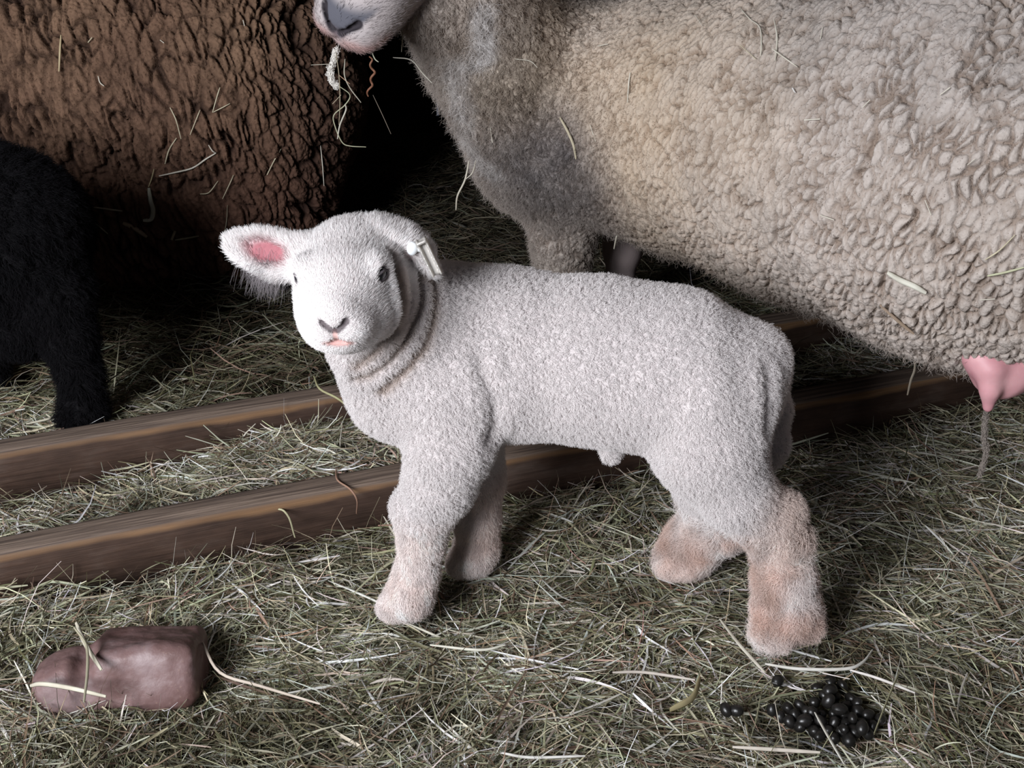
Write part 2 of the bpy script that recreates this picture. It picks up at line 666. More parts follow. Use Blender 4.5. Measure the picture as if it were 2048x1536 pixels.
def build_hay():
    r = np.random.default_rng(11)
    keep = lambda P: rock_clear(P) & pellet_clear(P) & foot_clear(P)
    def region(n, y0, y1, pw=1.0):
        y = y0 + (y1 - y0) * r.random(n) ** pw
        hw = .27 + .50 * y
        return r.uniform(-1, 1, n) * hw, y
    # near bedding, fine
    n = 96000
    x, y = region(n, .62, 1.55)
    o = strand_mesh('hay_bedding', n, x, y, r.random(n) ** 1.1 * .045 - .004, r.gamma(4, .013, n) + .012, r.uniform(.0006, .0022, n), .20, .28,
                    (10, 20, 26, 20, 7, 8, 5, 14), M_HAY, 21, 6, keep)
    tag(o, 'loose green and straw coloured hay bedding spread over the barn floor', 'hay', kind='stuff')
    bed = o
    # upright, wispy bits
    n = 9000
    x, y = region(n, .62, 1.5)
    o = strand_mesh('fine_hay_wisps', n, x, y, r.random(n) * .02 - .008, r.gamma(4, .014, n) + .012, r.uniform(.0006, .0016, n), .5, .55, (14, 16, 18, 8, 8, 4, 10, 8), M_HAY, 22, 6, keep)
    tag(o, 'thin hay wisps sticking up out of the near bedding', 'hay', kind='stuff')
    # broader stalks on top
    n = 5200
    x, y = region(n, .62, 1.5)
    o = strand_mesh('broad_hay_stalks', n, x, y, r.random(n) * .018 - .006, r.gamma(4, .017, n) + .02, r.uniform(.0014, .0034, n), .10, .16, (16, 14, 9, 3, 6, 3, 16, 8), M_HAY, 23, 7, keep)
    tag(o, 'broad pale stalks lying over the top of the hay bedding', 'hay', kind='stuff')
    # beyond the trough
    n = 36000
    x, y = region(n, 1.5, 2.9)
    o = strand_mesh('far_hay_bedding', n, x, y, r.random(n) * .04 - .006, r.gamma(4, .017, n) + .02, r.uniform(.001, .0026, n), .25, .3, (3, 9, 20, 34, 8, 18, 1, 12), M_HAY, 24, 5, tone=.75)  # darker palette and tone put the shade behind the trough into the colour
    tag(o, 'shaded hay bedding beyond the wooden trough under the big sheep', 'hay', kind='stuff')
    # hay inside the trough
    n = 9000
    d = r.uniform(BT + .004, GAP - .004, n); s = r.uniform(-.1, 1.6, n)
    s = np.where(s < .12, s + .3 * (r.random(n) < .6), s)
    c = NB_P[None, :2] + BD[None, :2] * s[:, None] + BN[None, :2] * d[:, None]
    o = strand_mesh('trough_hay', n, c[:, 0], c[:, 1], r.random(n) * .03 - .014, r.gamma(4, .012, n) + .015, r.uniform(.0008, .0024, n), .22, .35, (18, 16, 16, 8, 10, 5, 12, 10), M_HAY, 25, 6)
    tag(o, 'hay lying between the two boards of the trough', 'hay', kind='stuff')
    return bed


def wood_board_mat(name):
    m = NT(name, .7, .25)
    tc = m.n('ShaderNodeTexCoord')
    sep = m.n('ShaderNodeSeparateXYZ'); m.l(tc.outputs['Object'], sep.inputs[0])
    grain = m.noise(9, 8, .62, m.obj(scale=(.7, 22, 14)), .6)
    fine = m.noise(60, 4, .6, m.obj(scale=(.5, 9, 9)))
    blot = m.noise(9, 4, .6, m.obj(scale=(1, 2, 2)))
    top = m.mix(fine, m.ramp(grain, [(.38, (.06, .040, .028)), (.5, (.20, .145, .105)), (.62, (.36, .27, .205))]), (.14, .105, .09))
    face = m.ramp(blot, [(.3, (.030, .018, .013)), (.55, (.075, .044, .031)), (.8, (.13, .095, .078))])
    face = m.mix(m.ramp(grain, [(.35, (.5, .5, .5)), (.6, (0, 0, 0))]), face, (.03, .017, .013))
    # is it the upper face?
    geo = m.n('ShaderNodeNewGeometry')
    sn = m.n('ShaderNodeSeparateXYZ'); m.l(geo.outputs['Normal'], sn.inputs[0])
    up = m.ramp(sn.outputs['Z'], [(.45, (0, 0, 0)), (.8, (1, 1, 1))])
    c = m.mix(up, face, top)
    # worn orange wood along the upper front edge: z near 0 and y near 0
    wob = m.noise(5, 3, .5, m.obj(scale=(1, .1, .1)))
    ad = m.n('ShaderNodeMath', operation='MULTIPLY_ADD'); m.l(wob, ad.inputs[0]); ad.inputs[1].default_value = .026; m.l(sep.outputs['Z'], ad.inputs[2])
    ed = m.ramp(m_range(m, ad.outputs[0], -.012, .022), [(.40, (0, 0, 0)), (.60, (1, 1, 1))])
    fy = m.ramp(m_range(m, sep.outputs['Y'], 0, .043), [(.03, (1, 1, 1)), (.10, (0, 0, 0))])
    e = m.mix(1.0, ed, fy, 'MULTIPLY')
    c = m.mix(e, c, m.mix(grain, (.38, .22, .11), (.08, .042, .024)))
    m.color(c)
    b = m.bump(grain, .55, .0035)
    m.l(m.bump(fine, .3, .001, b), m.b.inputs['Normal'])
    return m.m


def m_range(m, src, a, b):
    r = m.n('ShaderNodeMapRange'); m.l(src, r.inputs[0]); r.inputs[1].default_value = a; r.inputs[2].default_value = b
    return r.outputs[0]


def build_trough():
    wmat = wood_board_mat('old_trough_wood')
    root = bpy.data.objects.new('feed_trough', None); COL.objects.link(root)
    root.location = Vector(NB_P - [0, 0, BZ])
    tag(root, 'low brown wooden trough of two long parallel boards lying in the hay', 'trough')
    ang = math.atan2(BD[1], BD[0])
    def board(name, p0, s0, s1, lab):
        nx = 200
        prof = [(0, -BH), (0, -.007), (.0025, -.002), (.008, 0), (BT - .006, 0), (BT - .001, -.002), (BT, -.007), (BT, -BH)]
        xs = np.linspace(s0, s1, nx)
        V = np.zeros((nx, len(prof), 3))
        for j, (a, b) in enumerate(prof):
            V[:, j, 0] = xs; V[:, j, 1] = a; V[:, j, 2] = b
        q = V.reshape(-1, 3)
        wav = vnoise(np.stack([q[:, 0] * 5, q[:, 1] * 30, q[:, 2] * 30 + p0[0]], 1), 5) * .0018
        q[:, 1] += wav; q[:, 2] += vnoise(np.stack([q[:, 0] * 4, q[:, 1] * 10, q[:, 2] * 10], 1), 8) * .0012
        k = len(prof)
        a = (np.arange(nx - 1)[:, None] * k + np.arange(k)[None]).ravel()
        nb = (np.arange(nx - 1)[:, None] * k + (np.arange(k)[None] + 1) % k).ravel()
        Q = np.stack([a, nb, nb + k, a + k], 1)
        me = mesh_from(name, q, Q[:, ::-1])
        o = link(name, me, wmat, root)
        o.matrix_parent_inverse = Matrix.Identity(4)
        o.location = Vector(p0) - root.location
        o.rotation_euler = (0, 0, ang)
        return o
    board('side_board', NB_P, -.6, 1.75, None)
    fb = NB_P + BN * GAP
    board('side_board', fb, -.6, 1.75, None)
    # bottom board between them
    bm = wood_board_mat('trough_bottom_wood')
    V = []
    for s in (-.6, 1.7):
        for d in (BT + .001, GAP - .001):
            for z in (-BH + .01, -BH + .028):
                V.append((s, d, z))
    Q = [(0, 1, 3, 2), (4, 6, 7, 5), (0, 4, 5, 1), (2, 3, 7, 6), (1, 5, 7, 3), (0, 2, 6, 4)]
    o = link('bottom_board', mesh_from('bottom_board', np.array(V), np.array(Q), False), bm, root)
    o.location = Vector(NB_P) - root.location; o.rotation_euler = (0, 0, ang)


def build_rock():
    c = ROCK_C
    S = Sdf(c + [-.16, -.09, -.07], c + [.16, .10, .09], .0018)
    ax = norm(np.array([1, .10, 0])); ay = np.array([-ax[1], ax[0], 0]); R = np.stack([ax, ay, np.array([0, 0, 1.0])])
    tR = lambda a: np.stack([R[0], R[1] * math.cos(a) + R[2] * math.sin(a), -R[1] * math.sin(a) + R[2] * math.cos(a)])
    S.box(c + ax * .022 + [0, .008, -.014], (.056, .043, .034), tR(-.34), .014, .003)
    S.box(c - ax * .054 + [0, -.006, -.018], (.032, .034, .034), np.stack([norm([1, .1, .25]), norm([-.1, 1, -.2]), norm(np.cross([1, .1, .25], [-.1, 1, -.2]))]), .024, .012)
    S.cone(c - ax * .030 + [-.002, -.055, .012], c - ax * .034 + [0, .03, .032], .008, .011, .010, True)
    S.ell(c + ax * .045 + [0, -.045, .036], (.05, .020, .012), tR(-.5), .012, True)
    V, Q = S.mesh(); V = smooth_mesh(V, Q, 4)
    N = vnormals(V, Q)
    V = V + N * (fbm(V * 22, 82, 2) * .005 + fbm(V * 60, 81, 3) * .0018)[:, None]
    m = NT('worn_block', .5, .35)
    n1 = m.noise(18, 5, .6); n2 = m.noise(260, 3, .6)
    c1 = m.ramp(n1, [(.3, (.10, .050, .042)), (.52, (.18, .11, .105)), (.72, (.29, .22, .22))])
    m.color(m.mix(m.ramp(n2, [(.62, (0, 0, 0)), (.75, (.5, .5, .5))]), c1, (.30, .20, .15)))
    m.l(m.bump(n2, .35, .0012), m.b.inputs['Normal'])
    o = link('brown_stone_block', mesh_from('brown_stone_block', V, Q), m.m)
    tag(o, 'smooth worn reddish brown stone block half buried in hay', 'stone')


def build_pellets():
    u, v = np.meshgrid(np.linspace(0, 2 * np.pi, 17), np.linspace(0, np.pi, 11))
    X = np.stack([np.sin(v) * np.cos(u), np.sin(v) * np.sin(u), np.cos(v)], -1).reshape(-1, 3)
    X = X * (.0062, .0062, .0078)
    X[:, :2] *= (1 - 12 * X[:, 2:3])
    X = X * (1 + .05 * vnoise(X * 260, 4)[:, None])
    a = (np.arange(10)[:, None] * 17 + np.arange(16)[None]).ravel()
    me = mesh_from('sheep_dropping', X, np.stack([a, a + 17, a + 18, a + 1], 1))
    m = NT('sheep_dropping', .34, .5)
    m.color((.012, .011, .010))
    m.l(m.bump(m.noise(500, 3), .3, .0006), m.b.inputs['Normal'])
    r = np.random.default_rng(5)
    pts = []
    # traced clump
    for (px, py) in [(1635, 1373), (1660, 1365), (1685, 1372), (1650, 1392), (1672, 1392), (1700, 1395), (1630, 1405), (1655, 1410), (1690, 1412), (1712, 1408),
                     (1545, 1419), (1575, 1416), (1600, 1410), (1612, 1425), (1640, 1428), (1665, 1427), (1690, 1430), (1715, 1424), (1735, 1430), (1590, 1432),
                     (1618, 1447), (1645, 1447), (1668, 1446), (1695, 1448), (1722, 1446), (1745, 1450), (1600, 1455), (1628, 1462), (1655, 1462), (1682, 1462),
                     (1708, 1464), (1735, 1463), (1760, 1440), (1580, 1446), (1642, 1474), (1670, 1476), (1700, 1478), (1560, 1432)]:
        pts.append((px, py, 0))
    for (px, py) in [(1655, 1402), (1680, 1422), (1640, 1440), (1705, 1438), (1662, 1380), (1625, 1428), (1690, 1455), (1610, 1440), (1725, 1455)]:
        pts.append((px, py, 1))
    first = True
    for (px, py, lay) in pts:
        w = onz(px, py, -.014 + .009 * lay)
        o = bpy.data.objects.new('sheep_dropping', me); COL.objects.link(o)
        if first:
            me.materials.append(m.m); first = False
        o.location = Vector(w + r.normal(0, .0008, 3)); o.rotation_euler = r.random(3) * 6.28
        s = r.uniform(.8, 1.1); o.scale = (s, s * r.uniform(.85, 1.05), s)
        tag(o, 'glossy black dropping in the dense heap in the hay below the hind hoof', 'dropping', 'droppings in the heap')
    for (px, py, lab) in ((1472, 1421, 'right one of two glossy black droppings lying apart beside the heap'), (1452, 1419, 'left one of two glossy black droppings lying apart beside the heap'),
                     (1556, 1361, 'lone black dropping above the left end of the heap')):
        w = onz(px, py, .002)
        o = bpy.data.objects.new('sheep_dropping', me); COL.objects.link(o)
        o.location = Vector(w); o.rotation_euler = r.random(3) * 6.28
        tag(o, lab, 'dropping')


# ================================================================== FLEECE
def fleece(V, N, A, cell, depth, seed, aniso=2.0, small=.42, sdepth=.35, warp=.6, lump=.3, wc=.11, opmin=.15, longc=1.0, dome=.6):
    """locks of matted wool parted by cracks. A = (len,3) local direction across the cracks (cells are short along it).
    returns displacement and crack mask"""
    W = V + cell * warp * np.stack([vnoise(V / cell / 2.2, seed + k) for k in range(3)], 1)
    q = np.stack([W @ A[0] / cell, W @ A[1] / (cell * aniso), W @ A[2] / (cell * aniso * .8)], 1)
    f1, f2, cid = worley(q, seed + 7)
    e = f2 - f1
    crack = np.exp(-(e / wc) ** 1.4)
    # every crack is not equally open
    op = np.clip(.55 + .9 * fbm(V / cell / 3.2, seed + 19, 2), opmin, 1)
    q2 = np.stack([W @ A[0] / (cell * small), W @ A[1] / (cell * small * 1.25), W @ A[2] / (cell * small * 1.25)], 1)
    g1, g2, _ = worley(q2, seed + 31)
    e2 = g2 - g1
    dome2 = np.clip(1 - g1 * g1 * 1.3, 0, 1)
    cr2 = np.exp(-(e2 / .16) ** 1.5)
    d = -depth * crack * op + depth * .8 * lump * (1 - np.clip(f1, 0, 1)) + depth * sdepth * (dome2 * dome - cr2 * .5) + depth * lump * fbm(V / cell * 1.3, seed + 3, 2)
    # long wandering partings that run down the flank
    ql = np.stack([W @ A[0] / (cell * 1.7), W @ A[1] / (cell * 6.5), W @ A[2] / (cell * 5)], 1)
    nl = vnoise(ql, seed + 51) + .35 * vnoise(ql * 2.3, seed + 52)
    lc = np.exp(-(np.abs(nl) / .065) ** 1.3) * np.clip(.5 + 1.1 * fbm(V / cell / 5, seed + 53, 2), 0, 1) * min(longc, 1)
    nl2 = vnoise(ql * 1.7 + 9.1, seed + 55) + .3 * vnoise(ql * 3.9, seed + 56)
    if longc > 1:
        lc = np.maximum(lc, np.exp(-(np.abs(nl2) / .075) ** 1.3) * np.clip(.3 + 1.2 * fbm(V / cell / 4, seed + 57, 2), 0, 1))
    d = d - depth * 1.15 * lc
    m = np.clip(crack * op + cr2 * .25 + lc, 0, 1)
    return d, m


BVHS = {}


def register(name, V, Q):
    from mathutils.bvhtree import BVHTree
    BVHS[name] = BVHTree.FromPolygons([tuple(v) for v in V], [tuple(int(i) for i in q) for q in Q])


def capsule_dist(V, a, b):
    ba = b - a; t = np.clip(((V - a) @ ba) / ba.dot(ba), 0, 1)
    return np.linalg.norm(V - a - t[:, None] * ba, axis=1)


def build_ewe():
    lo = np.array([-.42, .86, -.02]); hi = np.array([1.35, 2.05, .98])
    S = Sdf(lo, hi, .0062)
    c0, c1, c2, c3, c4 = at(1150, 225, 1.70), at(1400, 250, 1.57), at(1650, 290, 1.40), at(1960, 320, 1.24), at(2350, 330, 1.12)
    S.chain([(c0, .150), (c1, .168), (c2, .188), (c3, .214), (c4, .200)], .05)
    S.cone(c4, c4 + [.08, -.05, -.02], .19, .15, .04)
    # breast and neck
    S.cone(c0, at(1075, 300, 1.66), .14, .085, .05)
    S.cone(c0, at(1010, 90, 1.60), .13, .095, .05)
    S.cone(at(1010, 180, 1.61), at(925, -40, 1.55), .070, .085, .04)
    S.cone(at(925, -60, 1.55), at(890, -150, 1.53), .08, .075, .04)
    S.cone(at(985, 300, 1.60), at(895, 100, 1.56), .018, .030, .03)
    S.cone(at(845, 15, 1.47), at(960, 25, 1.56), .034, .060, .03)      # woolly cheek
    # legs: near fore leg woolly, others bare
    S.chain([(at(1140, 380, 1.66), .075), (at(1128, 470, 1.66), .044), (at(1125, 560, 1.66), .036), (at(1122, 640, 1.66), .03)], .03)
    # hind legs
    S.chain([(c4 + [-.05, -.12, -.12], .10), (c4 + [-.03, -.14, -.24], .05), (c4 + [.0, -.13, -.36], .035)], .03)
    S.chain([(c4 + [.05, .12, -.12], .10), (c4 + [.06, .12, -.24], .05), (c4 + [.08, .12, -.36], .035)], .03)
    V, Q = S.mesh(); V = smooth_mesh(V, Q, 3)
    V, Q = subdivide(V, Q, 2)
    N = vnormals(V, Q)
    ax = norm(c3 - c0); axh = norm(np.array([ax[0], ax[1], 0]))
    side = np.array([-axh[1], axh[0], 0]); zz = np.array([0, 0, 1.0])
    tiltd = norm(zz + axh * .25)
    A = (norm(axh - zz * .25), tiltd, side)
    depth_zone = sstep(-.05, .25, V[:, 0])
    d, m = fleece(V, N, A, .0092, .0080, 101, 2.0, .45, .20, .5, .05, .19, .30, .9, .15)
    d2, m2 = fleece(V, N, A, .0085, .0060, 201, 2.2, .5, .34, .5, .2, .12, .2, .7, .4)
    k = depth_zone
    disp = d * k + d2 * (1 - k); crack = m * k + m2 * (1 - k)
    V0 = V
    disp = disp + .004 * k * fbm(V * [24, 24, 13], 333, 2)
    V = V + N * disp[:, None]
    N2 = vnormals(V, Q)
    # colours: creamy wool with tan, grey and dirty zones
    C = np.tile([.46, .405, .365], (len(V), 1))
    def blend(w, col):
        nonlocal C
        C = C * (1 - w[:, None]) + np.array(col) * w[:, None]
    f = fbm(V0 * 9, 301, 3); g = fbm(V0 * 30, 302, 2)
    P0 = at(1330, 170, 1.42)
    blend((1 - sstep(.05, .34, np.linalg.norm(V0 - P0, axis=1))) * np.clip(.55 + .5 * f, 0, 1), (.60, .46, .31))
    Pb = at(1130, 330, 1.55)
    blend((1 - sstep(.04, .17, np.linalg.norm((V0 - Pb) * [1, 1, 1.1], axis=1))) * np.clip(.78 + .6 * f, 0, 1), (.125, .115, .12))
    Pt = at(1000, 120, 1.55)
    blend((1 - sstep(.02, .12, np.linalg.norm((V0 - Pt), axis=1))) * .55, (.20, .165, .12))
    register('ewe', V, Q)
    ruff = [on_surface('ewe', px, py, 0, 1.5) for px, py in ((965, 20), (965, 110), (905, 130), (930, 205), (925, 262), (950, 312), (985, 340))]
    rd = np.minimum.reduce([capsule_dist(V, a_, b_) for a_, b_ in zip(ruff[:-1], ruff[1:])])
    blend((1 - sstep(.006, .026, rd)) * np.clip(.75 + .8 * g, 0, 1), (.66, .64, .63))
    Pu = at(1800, 30, 1.15)
    blend(np.clip(.25 + .9 * fbm(V0 * 7, 305, 3), 0, 1) * .45, (.36, .33, .31))
    blend(sstep(.46, .60, V0[:, 2]) * np.clip(.6 + .8 * f, 0, 1) * .7 * sstep(.05, .2, V0[:, 0]), (.27, .25, .24))
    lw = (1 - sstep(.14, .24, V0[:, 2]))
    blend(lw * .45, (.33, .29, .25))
    C *= (1 + .12 * g)[:, None]
    C = C * (1 - .8 * crack[:, None]) + C * np.array([.38, .30, .24]) * .8 * crack[:, None]  # crack shade and lanolin dirt painted into the wool colour
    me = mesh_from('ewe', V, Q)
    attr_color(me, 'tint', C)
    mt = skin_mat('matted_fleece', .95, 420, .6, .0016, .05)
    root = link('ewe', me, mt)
    tag(root, 'large cream coloured ewe with matted fleece standing behind the lamb', 'sheep')
    register('ewe', V, Q)
    # ---- bare legs
    legm = skin_mat('leg_skin', .8, 300, .4, .001)
    hoofm = NT('hoof_horn', .5, .3); hoofm.color((.05, .04, .035))
    def leg(pts, name='leg', tint=(.33, .27, .26)):
        P = np.array([p for p, _ in pts])
        S = Sdf(P.min(0) - .08, P.max(0) + .08, .003)
        S.chain(pts, .012)
        Vl, Ql = S.mesh()
        ml = mesh_from(name, Vl, Ql)
        attr_color(ml, 'tint', np.array(tint) * (1 + .25 * fbm(Vl * 40, 9)[:, None]))
        lo_ = link(name, ml, legm, root)
        f = pts[-1][0]
        S = Sdf(f - .06, f + .06, .002)
        S.cone(f + [-.012, -.012, -.012], f + [-.012, -.030, -.022], .016, .011, .003)
        S.cone(f + [.012, -.012, -.012], f + [.012, -.030, -.022], .016, .011, .003)
        Vh, Qh = S.mesh()
        link('hoof', mesh_from('hoof', Vh, Qh), hoofm.m, lo_)
        return lo_
    a = at(1122, 620, 1.66)
    leg([(a, .024), (np.array([a[0], 1.66, .09]), .018), (np.array([a[0], 1.65, .045]), .022)])
    a = at(1250, 430, 1.76); 
    leg([(a, .042), (at(1245, 500, 1.76), .029), (np.array([at(1240, 560, 1.76)[0], 1.76, .10]), .021), (np.array([at(1235, 560, 1.76)[0], 1.75, .045]), .023)])
    for dx, dy in ((0, -.13), (.08, .12)):
        p = c4 + [dx, dy, -.34]
        leg([(p, .03), (np.array([p[0] + .03, p[1], .12]), .019), (np.array([p[0] + .01, p[1], .045]), .022)])
    # ---- udder
    ud = at(2050, 735, 1.12)
    S = Sdf(ud - .16, ud + .16, .0025)
    S.ell(ud + [.015, .03, .018], (.068, .07, .046), None, .02)
    S.cone(at(1970, 722, 1.09), at(2010, 735, 1.10), .015, .030, .02)
    S.cone(at(1958, 700, 1.10), at(1990, 740, 1.10), .018, .024, .02)
    S.chain([(at(1982, 740, 1.08), .015), (at(1980, 780, 1.075), .0092), (at(1976, 814, 1.075), .0058)], .008)
    S.chain([(at(2085, 760, 1.14), .02), (at(2088, 800, 1.14), .009)], .014)
    Vu, Qu = S.mesh(); Vu = smooth_mesh(Vu, Qu, 2)
    um = NT('udder_skin', .5, .35)
    um.color(um.ramp(um.noise(25, 3), [(.3, (.50, .22, .25)), (.7, (.64, .36, .37))]))
    um.b.inputs['Subsurface Weight'].default_value = .15
    um.b.inputs['Subsurface Radius'].default_value = (.01, .004, .003)
    um.l(um.bump(um.noise(300, 3), .2, .0006), um.b.inputs['Normal'])
    uo = link('udder', mesh_from('udder', Vu, Qu), um.m, root)
    uo['label'] = 'bare pink udder with a hanging teat'
    # ---- head
    mz = at(722, 8, 1.40)
    S = Sdf(mz - [.12, .14, .12], mz + [.34, .34, .36], .0028)
    tocam = -norm(ray(720, 40)); up_i = norm(np.cross(RGT, -tocam))
    fw = norm(tocam * .55 - RGT * .60 - up_i * .58)
    rt = norm(RGT * .90 - up_i * .10); rt = norm(rt - fw * rt.dot(fw)); hu = np.cross(rt, fw)
    if hu.dot(up_i) < 0: hu = -hu
    R3 = np.stack([rt, fw, hu])
    L = lambda x, y, z: mz + rt * x + fw * y + hu * z
    S.ell(L(0, .0, 0), (.042, .045, .034), R3, .02)
    S.ell(L(-.020, .020, -.010), (.024, .028, .024), R3, .015)
    S.ell(L(.020, .020, -.010), (.024, .028, .024), R3, .015)
    S.ell(L(0, .010, -.032), (.027, .030, .016), R3, .008)
    S.cone(L(0, -.02, .004), L(0, -.16, .035), .043, .062, .03)
    S.cone(L(0, -.03, -.02), L(0, -.13, -.03), .030, .050, .03)
    S.cone(L(0, -.16, .03), L(0, -.21, .05), .064, .060, .03)
    for sx in (-1, 1):
        S.cone(L(sx * .006, .045, -.002), L(sx * .023, .034, .014), .0030, .0042, .004, True)
        S.cone(L(0, .046, -.021), L(sx * .040, .010, -.022), .0026, .0042, .004, True)
        S.ell(L(sx * .095, -.20, .055), (.045, .020, .008), np.stack([norm(rt * sx + hu * .1), fw, hu]), .012)
        S.ell(L(sx * .058, -.115, .035), (.012, .014, .010), R3, .005, True)
    S.cone(L(0, .048, .006), L(0, .046, -.020), .0015, .0015, .004, True)
    Vh, Qh = S.mesh(); Vh = smooth_mesh(Vh, Qh, 2)
    q = (Vh - mz) @ R3.T
    C = np.tile([.42, .375, .37], (len(Vh), 1))
    f = fbm(Vh * 60, 401, 3)
    w = (1 - sstep(-.002, .005, np.abs(q[:, 0]) - .85 * (q[:, 2] + .014))) * sstep(.0, .02, q[:, 1]) * (1 - sstep(.022, .034, q[:, 2]))
    pad = w
    C = C * (1 - w[:, None]) + np.array([.10, .10, .12]) * w[:, None]
    w = (1 - sstep(.012, .03, np.abs(q[:, 2] + .022))) * sstep(.0, .02, q[:, 1]) * np.clip(.6 + f, 0, 1) * .8
    C = C * (1 - w[:, None]) + np.array([.42, .26, .24]) * w[:, None]
    nost = np.minimum.reduce([capsule_dist(Vh, L(s * .006, .045, -.002), L(s * .023, .034, .014)) for s in (-1, 1)])
    w = 1 - sstep(.004, .0075, nost)
    C = C * (1 - w[:, None]) + np.array([.035, .03, .035]) * w[:, None]
    w = sstep(-.06, -.11, -q[:, 1] * -1) * .5
    C = C * (1 - w[:, None]) + np.array([.40, .33, .24]) * w[:, None]
    mh = mesh_from('head', Vh, Qh)
    attr_color(mh, 'tint', C * (1 + .06 * f)[:, None])
    hd = link('head', mh, M_SKIN, root)
    Nh = vnormals(Vh, Qh)
    n = 26000
    P, Nn, T, w = sample_surface(Vh, Qh, Nh, n, (1 - .95 * (1 - sstep(.006, .010, nost))) * (1 - .9 * pad))
    hair('face_hair', P, Nn, np.tile(-fw, (n, 1)), rng.uniform(.002, .005, n), rng.uniform(.1, .4, n), np.full(n, .0003), np.full(n, .5), .00018,
         np.clip((C[T] * w[:, :, None]).sum(1) * (1 + rng.normal(0, .08, (n, 1))), 0, 1), M_HAIR, hd, 4, 15)
    # ---- fuzz over the fleece: coarse on breast and neck, short elsewhere
    wv = ((N2 @ norm(np.array([-.2, -1, .3]))) > -.35).astype(float) * (V[:, 0] < .95)
    fz = 1 - sstep(.0, .2, V0[:, 0])
    n = 115000
    P, Nn, T, w = sample_surface(V, Q, N2, n, wv * (.30 + 1.6 * fz))
    fr = 1 - sstep(.0, .2, P[:, 0])
    D = np.tile([-.2, 0, -1.0], (n, 1)) + np.stack([vnoise(P * 120, 61), vnoise(P * 120, 62), vnoise(P * 120, 63)], 1) * 2.5
    hair('fleece_fuzz', P, Nn, D, (.0016 + .0060 * fr) * rng.uniform(.6, 1.4, n), rng.uniform(.2, .8, n), .0006 + .0008 * fr, np.full(n, 1.0), .00018,
         np.clip((C_at(me, T, w)) * (1 + rng.normal(0, .07, (n, 1))) * 1.05, 0, 1), M_HAIR, root, 5, 16)
    # loose tufts on the ruff and the front of the breast
    n = 9000
    fe = (1 - sstep(.008, .034, rd)) + .8 * ((V0[:, 0] < .02) & (N2[:, 0] < -.45) & (V0[:, 2] > .25))
    P, Nn, T, w = sample_surface(V, Q, N2, n, fe.astype(float))
    big = np.stack([vnoise(P * 70, 86), vnoise(P * 70, 87), vnoise(P * 70, 88)], 1)
    hair('loose_tufts', P, Nn, np.tile([-.2, -.2, -1.], (n, 1)) + big * 2.4, rng.uniform(.006, .017, n), rng.uniform(.2, .7, n), np.full(n, .003), np.full(n, 1.3), .0002,
         np.clip(C_at(me, T, w) * 1.15 * (1 + rng.normal(0, .1, (n, 1))), 0, 1), M_HAIR, root, 6, 27)
    # matted strands hanging down
    def lock(name, pts, r0, tint):
        P3 = np.array(pts)
        L0 = np.linspace(0, 1, 300); i_ = np.clip((L0 * (len(P3) - 1)).astype(int), 0, len(P3) - 2); u_ = (L0 * (len(P3) - 1) - i_)[:, None]
        ctr = P3[i_] * (1 - u_) + P3[i_ + 1] * u_
        n_ = 900; k_ = rng.integers(0, 280, n_)
        cu = bpy.data.hair_curves.new(name); cu.add_curves([5] * n_)
        off = rng.normal(0, r0 * .5, (n_, 3)); pp = np.stack([ctr[np.minimum(k_ + j * 7, 299)] + off * (1 - .1 * j) + rng.normal(0, r0 * .35, (n_, 3)) for j in range(5)], 1)
        cu.points.foreach_set('position', pp.astype(np.float32).ravel())
        ra = cu.attributes.get('radius') or cu.attributes.new('radius', 'FLOAT', 'POINT')
        ra.data.foreach_set('value', np.full(n_ * 5, .00022, np.float32))
        attr_color(cu, 'tint', np.array(tint) * rng.uniform(.7, 1.2, (n_, 1)), 'CURVE')
        o_ = link(name, cu, M_HAIR, root); o_['kind'] = 'stuff'
    lock('hanging_wool_lock', [at(px, py, 1.39) for px, py in ((674, 96), (668, 118), (661, 140), (662, 160), (674, 174))], .0030, (.86, .83, .78))
    lock('dirty_wool_strand', [at(px, py, 1.08) for px, py in ((1972, 822), (1970, 850), (1968, 880), (1973, 900), (1966, 932), (1958, 955))], .0024, (.30, .26, .23))
    # ragged locks at the lower edge
    edge = (V0[:, 2] < .30) & (N2[:, 2] < -.1) & (N2[:, 1] < .3)
    n = 6000
    P, Nn, T, w = sample_surface(V, Q, N2, n, edge.astype(float) * (V[:, 0] < .9))
    big = np.stack([vnoise(P * 60, 66), vnoise(P * 60, 67), vnoise(P * 60, 68)], 1)
    hair('ragged_locks', P, Nn, np.tile([0, -.2, -1.], (n, 1)) + big * 2, rng.uniform(.005, .012, n), rng.uniform(.2, .6, n), np.full(n, .0022), np.full(n, 1.2), .0002,
         np.clip(C_at(me, T, w) * (1 + rng.normal(0, .07, (n, 1))), 0, 1), M_HAIR, root, 6, 17)
    return root


def C_at(me, T, w):
    a = me.attributes['tint']
    c = np.empty(len(me.vertices) * 4, np.float32); a.data.foreach_get('color', c)
    c = c.reshape(-1, 4)[:, :3]
    return (c[T] * w[:, :, None]).sum(1)


